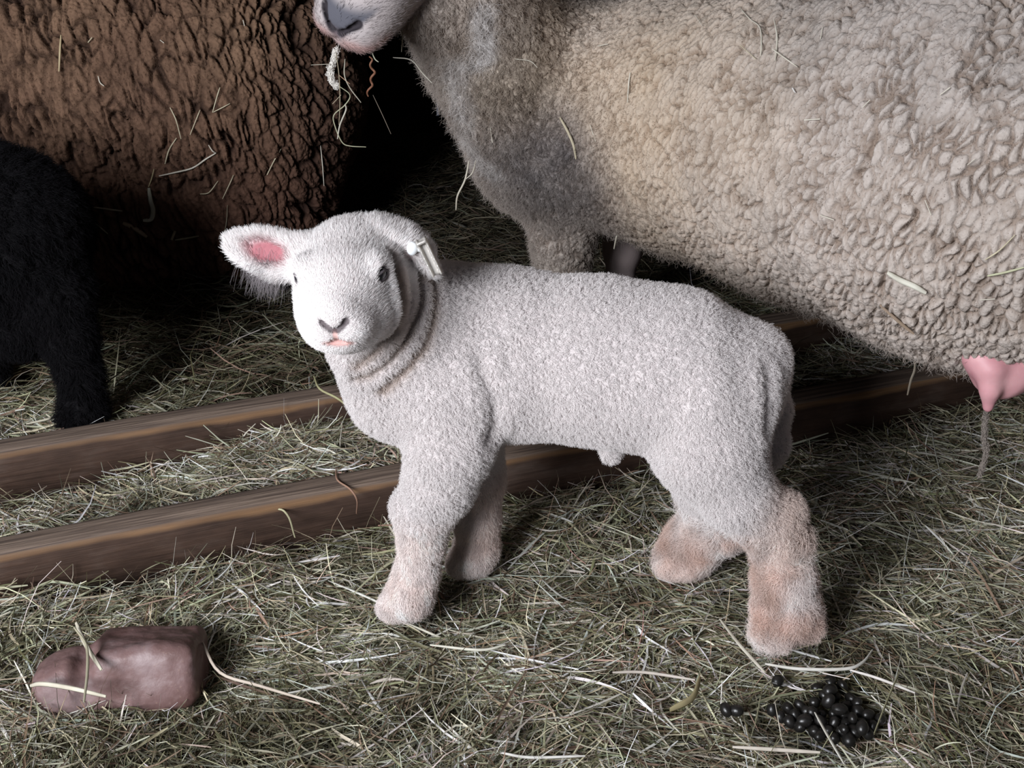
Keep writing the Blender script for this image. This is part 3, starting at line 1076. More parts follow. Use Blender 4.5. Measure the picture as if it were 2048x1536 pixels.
def build_brown_sheep():
    S = Sdf((-1.75, 1.55, -.06), (-.15, 2.65, .85), .009)
    S.chain([((-1.45, 2.28, .30), .26), ((-1.1, 2.24, .31), .31), ((-.75, 2.20, .31), .315), ((-.55, 2.18, .30), .285)], .06)
    S.cone((-.75, 2.10, .12), (-.50, 2.10, .13), .20, .17, .06)
    S.cone((-1.2, 2.10, .12), (-.75, 2.10, .12), .17, .20, .06)
    # head end, lying low and out of the frame
    S.cone((-1.45, 2.28, .34), (-1.62, 2.18, .52), .19, .10, .05)
    V, Q = S.mesh(); V = smooth_mesh(V, Q, 3)
    V, Q = subdivide(V, Q, 2)
    N = vnormals(V, Q)
    A = (norm([1, 0, .18]), norm([-.15, 0, 1]), np.array([0, 1.0, 0]))
    d, m = fleece(V, N, A, .0175, .0150, 501, 2.8, .42, .26, .38, .18, .12, .38, 1.5, .4)
    V0 = V
    V = V + N * d[:, None]
    f = fbm(V0 * 7, 511, 3); g = fbm(V0 * 45, 512, 2)
    C = np.tile([.140, .080, .053], (len(V), 1))
    w = np.clip(.5 + .9 * f, 0, 1) * sstep(.2, .5, V0[:, 2])
    C = C * (1 - w[:, None]) + np.array([.225, .138, .088]) * w[:, None]
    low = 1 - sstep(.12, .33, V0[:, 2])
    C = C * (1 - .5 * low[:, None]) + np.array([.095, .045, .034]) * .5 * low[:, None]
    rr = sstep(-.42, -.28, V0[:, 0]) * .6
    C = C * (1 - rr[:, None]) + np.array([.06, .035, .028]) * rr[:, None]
    C = C * (1 + .22 * g)[:, None]
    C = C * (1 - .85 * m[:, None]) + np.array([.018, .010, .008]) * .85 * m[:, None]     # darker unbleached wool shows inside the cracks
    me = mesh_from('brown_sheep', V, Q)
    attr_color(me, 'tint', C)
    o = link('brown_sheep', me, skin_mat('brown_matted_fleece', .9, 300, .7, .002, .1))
    tag(o, 'brown sheep with deeply cracked fleece at the back, its head out of view', 'sheep')
    register('brown', V, Q)
    N2 = vnormals(V, Q)
    wv = (N2[:, 1] < .2).astype(float) * (V[:, 0] > -1.15) * (1 - m * .8)
    n = 60000
    P, Nn, T, w = sample_surface(V, Q, N2, n, wv)
    D = np.stack([vnoise(P * 90, 61), vnoise(P * 90, 62), vnoise(P * 90, 63) - .5], 1)
    hair('fleece_fuzz', P, Nn, D, rng.uniform(.0015, .0035, n), rng.uniform(.1, .7, n), np.full(n, .0006), np.full(n, .8), .0002, np.clip(C_at(me, T, w) * (1 + rng.normal(0, .15, (n, 1))), 0, 1), M_HAIR_DARK, o, 4, 18)
    return o


def build_black_sheep():
    Y = 1.50
    S = Sdf((-1.15, 1.25, -.03), (-.42, 1.78, .55), .0045)
    S.chain([(at(30, 455, Y), .098), (at(-60, 470, Y), .120), (at(-260, 470, Y), .125), (at(-420, 440, Y), .11)], .04)
    S.cone(at(40, 500, Y - .02), at(100, 575, Y - .03), .082, .044, .03)
    S.cone(at(-60, 560, Y), at(40, 640, Y - .03), .080, .05, .03)
    S.chain([(at(115, 590, Y - .04), .046), (at(142, 680, Y - .04), .030), (at(160, 750, Y - .04), .025), (at(168, 815, Y - .04), .027), (at(150, 838, Y - .05), .022)], .02)
    S.chain([(at(-60, 600, Y + .08), .046), (at(-40, 690, Y + .08), .030), (at(-18, 750, Y + .08), .022), (at(-25, 775, Y + .08), .02)], .02)
    S.chain([(at(-400, 600, Y - .04), .05), (at(-400, 700, Y - .04), .03), (at(-400, 820, Y - .04), .025)], .02)
    V, Q = S.mesh(); V = smooth_mesh(V, Q, 3)
    N = vnormals(V, Q)
    V = V + N * (vnoise(V * 40, 9) * .002)[:, None]
    me = mesh_from('black_lamb', V, Q)
    attr_color(me, 'tint', np.tile([.007, .0065, .0075], (len(V), 1)))
    o = link('black_lamb', me, M_SKIN)
    tag(o, 'black lamb at the left edge behind the trough, only rump and legs in view', 'lamb')
    n = 90000
    P, Nn, T, w = sample_surface(V, Q, N, n, (V[:, 0] > -.95).astype(float) * (N[:, 1] < .3))
    D = np.tile([.2, 0, -1.], (n, 1)) + np.stack([vnoise(P * 110, 61), vnoise(P * 110, 62), vnoise(P * 110, 63)], 1) * 2
    hair('black_wool', P, Nn, D, rng.uniform(.006, .012, n), rng.uniform(.3, .8, n), np.full(n, .0012), np.full(n, 1.3), .00024,
         np.tile([.009, .0085, .0095], (n, 1)) * rng.uniform(.6, 1.6, (n, 1)), M_HAIR_DARK, o, 5, 19)


# ------------------------------------------------------------------ single stalks
def tube(name, pts, r0, mat, tint, flat=.5, parent=None, taper=.4):
    pts = np.array(pts, float)
    # resample as a smooth curve
    m = len(pts)
    if m > 2:
        t = np.linspace(0, m - 1, (m - 1) * 5 + 1)
        i = np.clip(np.floor(t).astype(int), 0, m - 2); u = (t - i)[:, None]
        p = np.concatenate([[2 * pts[0] - pts[1]], pts, [2 * pts[-1] - pts[-2]]])
        a, b, c, d = p[i], p[i + 1], p[i + 2], p[i + 3]
        pts = .5 * (2 * b + (c - a) * u + (2 * a - 5 * b + 4 * c - d) * u ** 2 + (3 * b - a - 3 * c + d) * u ** 3)
    m = len(pts)
    T = norm(np.gradient(pts, axis=0))
    ref = np.array([.3, -.9, .35])
    A = norm(np.cross(T, ref)); B = np.cross(T, A)
    k = 6
    rr = r0 * (1 - taper * np.abs(np.linspace(-1, 1, m)) ** 3)
    V = []
    for j in range(k):
        an = j / k * 2 * np.pi
        V.append(pts + A * (rr * np.cos(an))[:, None] + B * (rr * flat * np.sin(an))[:, None])
    V = np.stack(V, 1).reshape(-1, 3)
    Q = [(i * k + j, i * k + (j + 1) % k, (i + 1) * k + (j + 1) % k, (i + 1) * k + j) for i in range(m - 1) for j in range(k)]
    me = mesh_from(name, V, np.array(Q))
    attr_color(me, 'tint', np.tile(tint, (len(V), 1)))
    return link(name, me, mat, parent)


def on_surface(which, px, py, off=.002, fallbackY=1.6):
    d = Vector(norm(ray(px, py)))
    h = BVHS[which].ray_cast(Vector(EYE), d)
    if h[0] is None:
        return at(px, py, fallbackY)
    return np.array(h[0]) - np.array(d) * off


def stalks_on(which, lists, label, group, cat='hay stalk', default=(.62, .56, .40)):
    lastY = 1.6
    for item in lists:
        pts, r0 = item[0], item[1]
        tint = item[2] if len(item) > 2 else default
        P = []
        for (px, py) in pts:
            p = on_surface(which, px, py, .005, lastY); lastY = p[1]
            P.append(p)
        # even out depth jumps so that the stalk lies across the cracks
        P = np.array(P)
        dist = np.linalg.norm(P - EYE, axis=1)
        sm = np.minimum(dist, np.convolve(np.pad(dist, 1, mode='edge'), [1 / 3] * 3, 'valid'))
        P = EYE + (P - EYE) * (sm / dist)[:, None]
        o = tube('hay_stalk', P, r0, M_HAY, tint)
        if len(item) > 3:
            tag(o, item[3], cat)
        else:
            tag(o, label, cat, group)


def build_stalks():
    W = (.72, .68, .58)
    stalks_on('brown', [
        ([(318, 352), (350, 345), (385, 336), (412, 318), (432, 306)], .0014, W, 'longest pale stalk lying across the lower brown fleece'), ([(417, 290), (425, 302), (432, 306)], .0010, W, 'tiny stalk forking off the right end of the longest pale stalk'),
        ([(330, 328), (338, 300), (353, 276)], .0011), ([(340, 215), (352, 240), (362, 278)], .0010), ([(380, 270), (392, 240), (400, 220)], .0008),
        ([(425, 225), (435, 190), (440, 175)], .0010), ([(425, 225), (445, 215), (460, 207)], .0008), ([(534, 350), (548, 322), (562, 298)], .0010),
        ([(445, 398), (462, 362), (467, 350)], .0009), ([(400, 388), (418, 385), (436, 362)], .0009), ([(648, 372), (645, 330), (641, 290)], .0009, W, 'upright stalk on the dark right end of the brown fleece'),
        ([(118, 143), (120, 100), (122, 70)], .0016, (.62, .50, .30), 'upright yellow stalk in the upper left of the brown fleece'), ([(176, 85), (184, 75)], .0014), ([(196, 152), (200, 165), (208, 172)], .0010, W),
        ([(486, 40), (489, 52)], .0012, W), ([(320, 80), (328, 86)], .0010, W), ([(184, 414), (215, 418), (245, 422)], .0015, (.40, .36, .28), 'level stalk on the brown fleece beside the black lamb'),
        ([(172, 432), (195, 450), (216, 468)], .0012, (.35, .32, .24), 'slanting stalk just below the level stalk beside the black lamb'), ([(455, 410), (452, 450), (440, 498)], .0008, (.4, .36, .26), 'thin upright stalk above the tip of the white lamb ear')],
        'thin dry hay stalk caught in the brown sheep fleece', 'hay stalks in the brown fleece')
    # broader pieces with a look of their own
    for pts, r0, tint, lab in (
            ([(298, 376), (301, 400), (306, 420), (302, 438), (286, 441)], .0040, (.52, .52, .42), 'pale hooked strip of straw on the lower brown fleece'),
            ([(308, 338), (303, 358), (297, 374)], .0010, (.55, .48, .28), 'short yellow stalk just above the pale hooked strip'),
            ([(246, 446), (268, 456), (294, 474)], .0042, (.33, .25, .17), 'broad brown straw piece under the pale hooked strip'),
            ([(343, 480), (350, 462)], .0034, (.50, .42, .28), 'short broad straw end below the brown fleece'),
            ([(350, 480), (375, 476), (398, 472)], .0016, (.42, .38, .25), 'long level stalk beside the short broad straw end')):
        P = [on_surface('brown', px, py, .004, 1.9) for px, py in pts]
        o = tube('hay_stalk', P, r0, M_HAY, tint, .3)
        tag(o, lab, 'hay stalk')
    stalks_on('ewe', [
        ([(1482, 18), (1500, 38), (1520, 55), (1523, 90), (1521, 112)], .0011, W, 'left bent one of two upright stalks high on the ewe back'), ([(1548, 38), (1554, 70), (1553, 100), (1550, 122)], .0012, W, 'right one of two upright stalks high on the ewe back'),
        ([(1545, 98), (1570, 116), (1595, 134)], .0010, W, 'slanting stalk at the foot of the two upright stalks on the ewe back'), ([(1260, 145), (1257, 175), (1255, 205)], .0010, W, 'short upright stalk on the tan shoulder fleece of the ewe'), ([(1585, 176), (1590, 185)], .0016, (.8, .78, .75), 'tiny white fleck of straw in the middle of the ewe flank'),
        ([(1608, 240), (1640, 238)], .0009, W), ([(1196, 92), (1216, 88)], .0009, W), ([(1645, 55), (1641, 78)], .0009, W), ([(1480, 90), (1512, 118)], .0009),
        ([(1120, 235), (1135, 262), (1147, 290), (1152, 318)], .0019, (.52, .46, .33), 'broad yellowish stalk hanging on the dark breast fleece of the ewe'), ([(1975, 552), (2010, 545), (2048, 535)], .0012, (.55, .56, .38), 'greenish stalk on the ewe flank at the right edge above the udder'),
        ([(1970, 520), (2000, 500), (2030, 470)], .0009), ([(1760, 610), (1800, 645), (1828, 668)], .0018, (.36, .27, .2), 'brown slanting stalk low on the ewe belly below the seed head'),
        ([(1880, 190), (1900, 175)], .0009, W), ([(1725, 215), (1740, 200)], .0009, W), ([(1935, 330), (1950, 318)], .0009, W), ([(1390, 30), (1405, 52)], .0009, W),
        ([(1030, 118), (1060, 122), (1075, 135)], .0007, W), ([(1180, 250), (1192, 285)], .0008, W), ([(980, 250), (985, 285)], .0012, W),
        ([(1640, 430), (1668, 440)], .0009, W), ([(1850, 400), (1862, 430)], .0009, W), ([(1960, 600), (1990, 598)], .0009, W)],
        'thin dry hay stalk caught in the cream ewe fleece', 'hay stalks in the cream fleece')
    P = [on_surface('ewe', px, py, .006, 1.3) for px, py in ((1775, 545), (1800, 560), (1828, 572), (1852, 586))]
    o = tube('hay_seed_head', P, .0030, M_HAY, (.74, .72, .62), .6)
    tag(o, 'pale fluffy seed head stuck low on the cream ewe flank', 'seed head')
    # hay hanging from the ewe's mouth and breast
    Y = 1.385
    MOUTH = ['longest straight stalk hanging from the mouth of the cream ewe', 'pale stalk slanting right from the mouth towards the twisted stem',
             'short level stalk sticking out left of the hanging wool lock', 'thick pale stalk low in the bundle below the muzzle',
             'looping greenish stalk ending in a level foot at the bottom of the bundle', 'short reddish stalk inside the bundle below the muzzle',
             'short stalk slanting down left from the middle of the bundle', 'tiny greenish stalk end just under the ewe lip',
             'short upright stalk hanging from the jaw of the ewe', 'bent pale stalk before the dark gap at the jaw wool', 'very thin slanting stalk below the twisted reddish stem']
    for pts, r0, tint in (([(672, 105), (678, 150), (680, 200), (678, 250)], .0009, (.40, .34, .24)), ([(690, 118), (689, 150), (700, 176), (722, 205)], .0010, (.6, .56, .46)),
                          ([(622, 130), (660, 128)], .0008, (.6, .56, .46)), ([(690, 208), (692, 220), (680, 250), (675, 278)], .0013, W),
                          ([(678, 172), (700, 190), (690, 210), (668, 230), (670, 252), (684, 284), (700, 292), (732, 294)], .0010, (.52, .52, .36)),
                          ([(678, 150), (690, 160), (700, 168)], .0008, (.5, .3, .2)), ([(665, 208), (682, 190)], .0009, (.5, .42, .3)),
                          ([(744, 105), (750, 118), (757, 124)], .0010, (.6, .6, .46)), ([(790, 56), (804, 65), (803, 104)], .0011, (.5, .46, .36)),
                          ([(786, 115), (822, 120), (845, 146), (864, 166)], .0011, W), ([(746, 190), (765, 230), (782, 268)], .0006, (.25, .21, .17))):
        o = tube('hay_stalk', [at(px, py, Y if pts[0][0] < 785 else 1.46) for px, py in pts], r0 * .75, M_HAY, tuple(.72 * c for c in tint))
        tag(o, MOUTH.pop(0), 'hay stalk', 'hay hanging from the mouth of the ewe')
    ta_, tb_ = at(738, 112, 1.40), at(741, 192, 1.40)
    tw = np.linspace(0, 1, 26)[:, None]
    o = tube('dried_stem', ta_ + (tb_ - ta_) * tw + RGT * .0024 * np.sin(tw * 19) * (1 - .3 * tw) + FWD * .002 * np.cos(tw * 19) + RGT * .004 * np.sin(tw * 4), .0014, M_HAY, (.21, .085, .05), .8)
    tag(o, 'reddish brown twisted dry stem hanging under the muzzle of the cream ewe', 'stem')
    for pts, r0, lab in (([(938, 322), (930, 360), (915, 392), (912, 420)], .0013, 'long pale stalk hanging from the breast wool of the cream ewe'),
                         ([(952, 320), (945, 345), (932, 358)], .0007, 'thin stalk beside the long one under the breast of the cream ewe'),
                         ([(1225, 420), (1238, 452), (1232, 478), (1228, 498)], .0013, 'white bent stalk hanging in front of the bare foreleg'),
                         ([(1828, 690), (1830, 735), (1822, 760), (1815, 790)], .0018, 'flat grey stalk hanging from the belly fleece beside the udder')):
        yy = 1.52 if pts[0][0] < 1300 else 1.22
        o = tube('hay_stalk', [at(px, py, yy) for px, py in pts], r0, M_HAY, (.62, .58, .48) if yy > 1.4 else (.28, .24, .19))
        tag(o, lab, 'hay stalk')
    # conspicuous stalks lying on the bedding
    for pts, r0, tint, z, lab in (
            ([(152, 1245), (172, 1290), (203, 1340)], .0026, (.66, .62, .50), .045, 'broad pale stalk leaning over the notch of the stone block'),
            ([(60, 1372), (85, 1368), (140, 1376), (212, 1393)], .0026, (.68, .64, .52), .035, 'broad pale stalk lying in front of the stone block'),
            ([(148, 1255), (172, 1290), (175, 1340), (168, 1405)], .0015, (.45, .42, .30), .050, 'greenish stalk curving down over the stone block'),
            ([(672, 937), (675, 960), (700, 978), (714, 1000), (713, 1028)], .0012, (.42, .25, .18), .062, 'thin reddish stalk draped over the near trough board'),
            ([(628, 752), (640, 778), (680, 800), (730, 845)], .0016, (.48, .46, .26), .085, 'yellow green stalk leaning from the far board to the lamb breast'),
            ([(52, 848), (80, 842), (100, 836), (92, 828)], .0016, (.60, .56, .44), .064, 'pale hooked stalk lying on the far board beside the black hoof'),
            ([(442, 1035), (545, 1018), (575, 1030), (590, 1075)], .0013, (.52, .50, .32), .05, 'long arched stalk standing out in front of the near board'),
            ([(1440, 1238), (1480, 1290), (1530, 1345)], .0020, (.66, .62, .52), .02, 'broad pale stalk between the hind hoof and the droppings'),
            ([(1530, 1328), (1600, 1338), (1690, 1338), (1725, 1325), (1745, 1300)], .0020, (.74, .72, .66), .016, 'long white stalk above the heap of droppings'),
            ([(1700, 1340), (1760, 1358), (1830, 1386)], .0016, (.74, .70, .66), .014, 'white stalk running right from above the droppings'),
            ([(1630, 1425), (1655, 1470), (1690, 1530)], .0020, (.72, .70, .62), .018, 'straight pale stalk crossing the heap of droppings'),
            ([(1798, 1345), (1775, 1400), (1748, 1468)], .0016, (.44, .42, .26), .018, 'greenish stalk standing at the right end of the droppings'),
            ([(1862, 850), (1870, 900), (1885, 962)], .0016, (.60, .60, .52), .04, 'upright pale stalk in the shade below the udder'),
            ([(1465, 1494), (1560, 1500), (1640, 1505)], .0022, (.66, .60, .52), .012, 'broad pale stalk lying below the heap of droppings'),
            ([(405, 1285), (440, 1345), (520, 1372), (640, 1408)], .0018, (.58, .50, .42), .02, 'long bent stalk running right from the stone block'),
            ([(860, 1290), (960, 1300), (1010, 1290)], .0016, (.70, .68, .58), .014, 'pale stalk lying below the near fore hoof'),
            ([(1000, 1505), (1060, 1515), (1170, 1512)], .0016, (.70, .68, .64), .010, 'pale stalk lying at the bottom edge below the lamb'),
            ([(1340, 1420), (1385, 1395), (1400, 1355)], .0040, (.42, .36, .20), .010, 'broad yellow brown stalk left of the droppings'),
            ([(1225, 1345), (1290, 1345), (1390, 1360)], .0018, (.60, .54, .48), .010, 'level brownish stalk left of the long white stalk')):
        o = tube('hay_stalk', [onz(px, py, z) for px, py in pts], r0, M_HAY, tint, .4)
        tag(o, lab, 'hay stalk')


# ================================================================== THE WHITE LAMB
def build_lamb():
    lo = np.array([-0.36, 0.86, -0.02]); hi = np.array([0.37, 1.24, 0.5])
    S = Sdf(lo, hi, 0.0028)
    YF, YR = 1.10, 1.055
    # trunk
    S.chain([(at(905, 705, YF), .082), (at(1010, 708, YF), .084), (at(1200, 722, 1.08), .080), (at(1330, 738, 1.065), .077), (at(1400, 765, YR), .074)], .02)
    S.cone(at(1400, 762, YR), at(1446, 765, YR), .074, .055, .03)        # rump
    S.cone(at(900, 705, YF), at(835, 742, 1.09), .078, .070, .03)        # breast
    S.cone(at(1450, 742, YR), at(1528, 708, YR), .048, .018, .03)        # tail head
    # throat and neck
    S.cone(at(702, 704, 1.03), at(790, 775, 1.07), .021, .050, .02)
    S.cone(at(888, 680, YF), at(760, 592, 1.055), .070, .050, .02)
    S.cone(at(860, 720, 1.09), at(745, 650, 1.045), .066, .042, .02)
    # near fore leg
    nf = [(at(905, 790, 1.055), .062), (at(900, 890, 1.035), .040), (at(880, 965, 1.04), .034), (at(845, 1030, 1.045), .0265),
          (at(843, 1080, 1.045), .0215), (at(832, 1150, 1.045), .0205), (at(818, 1192, 1.04), .024)]
    S.chain(nf, .016)
    S.cone(at(818, 1192, 1.04), at(782, 1214, 1.035), .0235, .0165, .012)
    S.ell(at(806, 1012, 1.04), (.012, .012, .016), k=.012)               # knee
    # far fore leg
    S.chain([(at(925, 850, 1.13), .045), (at(950, 960, 1.13), .030), (at(953, 1040, 1.125), .0235), (at(955, 1095, 1.125), .021), (at(947, 1112, 1.12), .0205),
             (at(918, 1128, 1.12), .0145)], .014)
    # near hind leg
    S.chain([(at(1408, 815, 1.025), .062), (at(1420, 890, 1.012), .050), (at(1470, 985, 1.0), .032), (at(1540, 1035, 1.0), .028)], .02)
    S.chain([(at(1574, 1022, 1.0), .018), (at(1562, 1090, 1.0), .021), (at(1568, 1160, .995), .0215), (at(1574, 1215, .99), .0235)], .016)
    S.cone(at(1574, 1215, .99), at(1545, 1258, .975), .0265, .019, .012)
    S.cone(at(1574, 1215, .99), at(1608, 1248, .985), .020, .012, .012)
    S.cone(at(1430, 890, 1.02), at(1462, 900, 1.03), .045, .028, .02)
    # far hind leg
    S.chain([(at(1430, 850, 1.09), .06), (at(1425, 960, 1.10), .040), (at(1440, 1035, 1.11), .030), (at(1390, 1082, 1.115), .024),
             (at(1370, 1108, 1.115), .021), (at(1340, 1125, 1.115), .015)], .014)
    # tail
    S.chain([(at(1530, 708, YR), .015), (at(1552, 750, YR + .02), .0095), (at(1559, 820, YR + .022), .0095), (at(1553, 890, YR + .022), .0105), (at(1546, 925, YR + .022), .008)], .012)
    S.ell(at(1222, 903, 1.065), (.010, .010, .012), k=.02)
    # ---- head
    hc = at(691, 518, 1.01)
    up_i = norm(np.cross(RGT, norm(ray(683, 560))))          # image up at the head
    tocam = -norm(ray(683, 560))
    fw = norm(tocam * .80 - up_i * .57 - RGT * .13)          # muzzle direction
    rt = norm(RGT + up_i * .075); rt = norm(rt - fw * rt.dot(fw))
    hu = np.cross(rt, fw) * 1.0
    if hu.dot(up_i) < 0:
        hu = -hu
    def L(x, y, z):
        return hc + rt * x + fw * y + hu * z
    R3 = np.stack([rt, fw, hu])
    S.ell(L(0.002, -.016, -.012), (.0445, .046, .0365), R3, .018)                  # skull
    S.ell(L(0.000, .018, -.007), (.0385, .046, .030), R3, .018)                   # brow / upper face
    S.cone(L(0, .035, -.008), L(0, .070, -.008), .031, .0225, .02)             # nose bridge
    S.ell(L(-.0, .044, -.031), (.040, .040, .028), R3, .018)                    # jaw
    S.ell(L(.022, .002, -.036), (.029, .042, .034), R3, .02)
    S.ell(L(-.020, .002, -.036), (.027, .042, .034), R3, .02)
    S.ell(L(-.0125, .072, -.018), (.016, .0185, .0145), R3, .010)
    S.ell(L(.0125, .072, -.018), (.016, .0185, .0145), R3, .010)
    S.ell(L(-.016, .030, -.050), (.024, .028, .016), R3, .012)
    S.ell(L(0, .068, -.034), (.0185, .018, .0115), R3, .006)                     # chin
    S.ell(L(-.033, .027, .010), (.008, .013, .011), R3, .01)
    S.ell(L(.033, .027, .010), (.008, .013, .011), R3, .01)
    # mouth line, philtrum, nostrils
    S.cone(L(-.020, .078, -.0262), L(0, .0905, -.0242), .0012, .0024, .003, True)
    S.cone(L(.020, .078, -.0262), L(0, .0905, -.0242), .0012, .0024, .003, True)
    S.cone(L(0, .0925, -.0242), L(0, .0915, -.0100), .0010, .0012, .003, True)
    NS = [(L(-.0026, .0900, -.0110), L(-.0100, .0870, -.0050)), (L(.0026, .0900, -.0110), L(.0105, .0870, -.0045))]
    for a_, b_ in NS:
        S.cone(a_, b_, .0020, .0026, .003, True)
    # eye sockets
    eyes = [L(-.0385, .034, .0055), L(.0375, .034, .0055)]
    for e in eyes:
        S.ell(e, (.0075, .0085, .0065), R3, .003, True)
    # ears
    def frame(a, nrm):
        a = norm(a); n_ = norm(nrm - a * np.dot(nrm, a)); return np.stack([a, np.cross(n_, a), n_])
    # left in the picture: stands out sideways, bowl open to the camera
    c1 = at(522, 500, 1.035)
    e1 = frame(at(455, 487, 1.035) - at(590, 515, 1.03), tocam - up_i * .15)
    S.ell(c1, (.0355, .0185, .0062), e1, .010)
    S.ell(at(558, 512, 1.035), (.026, .0215, .0075), e1, .012)
    S.cone(at(560, 520, 1.035), at(610, 510, 1.035), .012, .018, .015)
    S.ell(c1 + e1[2] * .0065 - e1[0] * .001, (.0300, .0125, .0068), e1, .004, True)
    # right in the picture: out and drooping, opening turned down
    c2 = at(806, 470, 1.04); e2 = frame(at(850, 505, 1.04) - at(770, 462, 1.04), up_i * .75 + tocam * .35 + RGT * .2)
    S.ell(c2, (.030, .021, .0065), e2, .012)
    S.ell(c2 - up_i * .0105 + tocam * .005, (.017, .012, .0075), e2, .004, True)
    c3 = at(848, 512, 1.035); e3 = frame(at(872, 548, 1.03) - at(828, 478, 1.04), RGT * .75 + up_i * .5 + tocam * .15)
    S.ell(c3, (.022, .016, .0052), e3, .010)
    S.cone(at(765, 485, 1.04), at(790, 480, 1.04), .020, .016, .015)
    V, Q = S.mesh()
    V = smooth_mesh(V, Q, 2, .5)
    N = vnormals(V, Q)
    # folds of loose skin on the neck, creases behind the elbow and before the thigh
    register('lamb', V, Q)
    folds = []
    for pts, wd, dp in (([(780, 520), (797, 585), (788, 649), (757, 694), (715, 730)], .0045, .0060),
                        ([(828, 545), (840, 600), (820, 660), (778, 715), (735, 748), (715, 752)], .0045, .0060),
                        ([(862, 560), (868, 620), (850, 690), (805, 745), (765, 780)], .0045, .0030),
                        ([(958, 720), (985, 800), (985, 850), (972, 880)], .007, .0050),
                        ([(1012, 720), (1015, 800)], .007, .0015), ([(1300, 905), (1345, 850), (1350, 800)], .016, .0040),
                        ([(1530, 740), (1532, 800), (1528, 860)], .006, .004)):
        P3 = [on_surface('lamb', px, py, 0, 1.06) for px, py in pts]
        dd = np.minimum.reduce([capsule_dist(V, a_, b_) for a_, b_ in zip(P3[:-1], P3[1:])])
        V = V - N * (dp * np.exp(-(dd / wd) ** 2) - dp * .45 * np.exp(-((dd - 2.4 * wd) / (1.2 * wd)) ** 2))[:, None]
        if wd < .006 and pts[0][0] < 900:
            folds.append(P3)
    N = vnormals(V, Q)
    # soft lumps
    V = V + N * (vnoise(V * 28, 3) * .0012)[:, None]
    V, Q = subdivide(V, Q, 1)
    N = vnormals(V, Q)
    hd_ = 1 - sstep(.06, .085, np.linalg.norm(V - L(0, .02, -.01), axis=1))
    wl = (1 - hd_) * sstep(.10, .17, V[:, 2])
    g1_, g2_, _ = worley(V * [330, 330, 250], 77)
    V = V + N * (wl * (.0010 * (.5 - g1_) + .0004 * vnoise(V * 140, 78)))[:, None]
    N = vnormals(V, Q)
    def seg(a, b):
        ba = b - a; t = np.clip(((V - a) @ ba) / ba.dot(ba), 0, 1)
        return np.linalg.norm(V - a - t[:, None] * ba, axis=1)
    def rad(c, r0, r1):
        return 1 - sstep(r0, r1, np.linalg.norm(V - c, axis=1))
    # region masks
    head = np.maximum(rad(L(0, .03, -.012), .062, .080), rad(L(0, -.005, -.005), .050, .066))
    ears = np.maximum.reduce([rad(c1, .034, .046), rad(c2, .022, .03), rad(c3, .022, .03)])
    leg = 1 - sstep(.115, .165, V[:, 2] + .0 * V[:, 0])
    leg_hi = 1 - sstep(.13, .17, V[:, 2] + .045 * sstep(1.04, 1.07, V[:, 1]))
    hind = sstep(.1, .14, V[:, 0])
    leg = np.where(V[:, 0] > .1, leg_hi, leg)
    white = np.array([.94, .895, .885])
    C = np.tile(white, (len(V), 1))
    C = C * (1 + .04 * fbm(V * 40, 5)[:, None]) * (1 - .13 * (1 - head) * (1 - ears))[:, None]
    # staining on the lower legs: hay-brown, patchier on the hind legs
    st = leg * np.clip(.30 + 1.0 * fbm(V * 34, 9, 3), .08, 1) * (.45 + .55 * hind)
    lc = np.array([.62, .43, .35])
    C = C * (1 - .35 * leg[:, None]) + np.array([.88, .76, .71]) * .35 * leg[:, None]
    C = C * (1 - st[:, None]) + lc * st[:, None]
    hockp = rad(at(1590, 1020, 1.0), .02, .075)
    C = C * (1 - .45 * hockp[:, None]) + np.array([.58, .38, .27]) * .45 * hockp[:, None]
    # neck folds a little yellow
    groove_d = np.minimum.reduce([capsule_dist(V, a_, b_) for P3 in folds for a_, b_ in zip(P3[:-1], P3[1:])])
    nk = np.clip(np.exp(-(groove_d / .006) ** 2) + .6 * (1 - sstep(.0, .016, capsule_dist(V, on_surface('lamb', 800, 560, 0), on_surface('lamb', 795, 680, 0)))), 0, 1)
    nk = nk * 1.5
    C = C * (1 - .45 * nk[:, None]) + np.array([.42, .30, .22]) * .45 * nk[:, None]
    # pink inner ears, nose and lips
    inner = (1 - sstep(.55, 1.05, np.linalg.norm(((V - at(540, 507, 1.03)) @ e1.T) / [.030, .0150, .02], axis=1))) * sstep(.1, .5, N @ e1[2])
    inner2 = rad(at(806, 497, 1.03), .006, .014)
    pink = np.array([.40, .155, .175])
    for w_ in (inner, inner2 * .9):
        C = C * (1 - w_[:, None]) + pink * w_[:, None]
    lip = 1 - sstep(.0032, .0058, np.linalg.norm((V - L(0.001, .0895, -.0255)) @ R3.T * np.array([.36, .6, 1.0]), axis=1))
    phil = 1 - sstep(.0016, .0032, seg(L(0, .0915, -.024), L(0, .0905, -.012)))
    nost = np.maximum(1 - sstep(.0024, .0042, seg(*NS[0])), 1 - sstep(.0026, .0046, seg(*NS[1])))
    C = C * (1 - lip[:, None]) + np.array([.66, .38, .35]) * lip[:, None]
    C = C * (1 - phil[:, None]) + np.array([.62, .40, .37]) * phil[:, None]
    C = C * (1 - .92 * nost[:, None]) + np.array([.07, .05, .055]) * .92 * nost[:, None]
    me = mesh_from('lamb', V, Q)
    skin = np.clip(np.maximum.reduce([inner, inner2, lip, phil, nost]), 0, 1)[:, None]
    attr_color(me, 'tint', C * skin + C * np.array([.63, .605, .605]) * (1 - skin))      # greyish pink skin below the wool
    root = link('lamb', me, M_SKIN)
    tag(root, 'small white woolly lamb standing in the hay and looking at the camera', 'lamb')
    # eyes
    em = NT('lamb_eye', .08, .6)
    em.color((.02, .02, .025))
    bm_iris = NT('lamb_iris', .1, .6); bm_iris.color((.035, .035, .04))
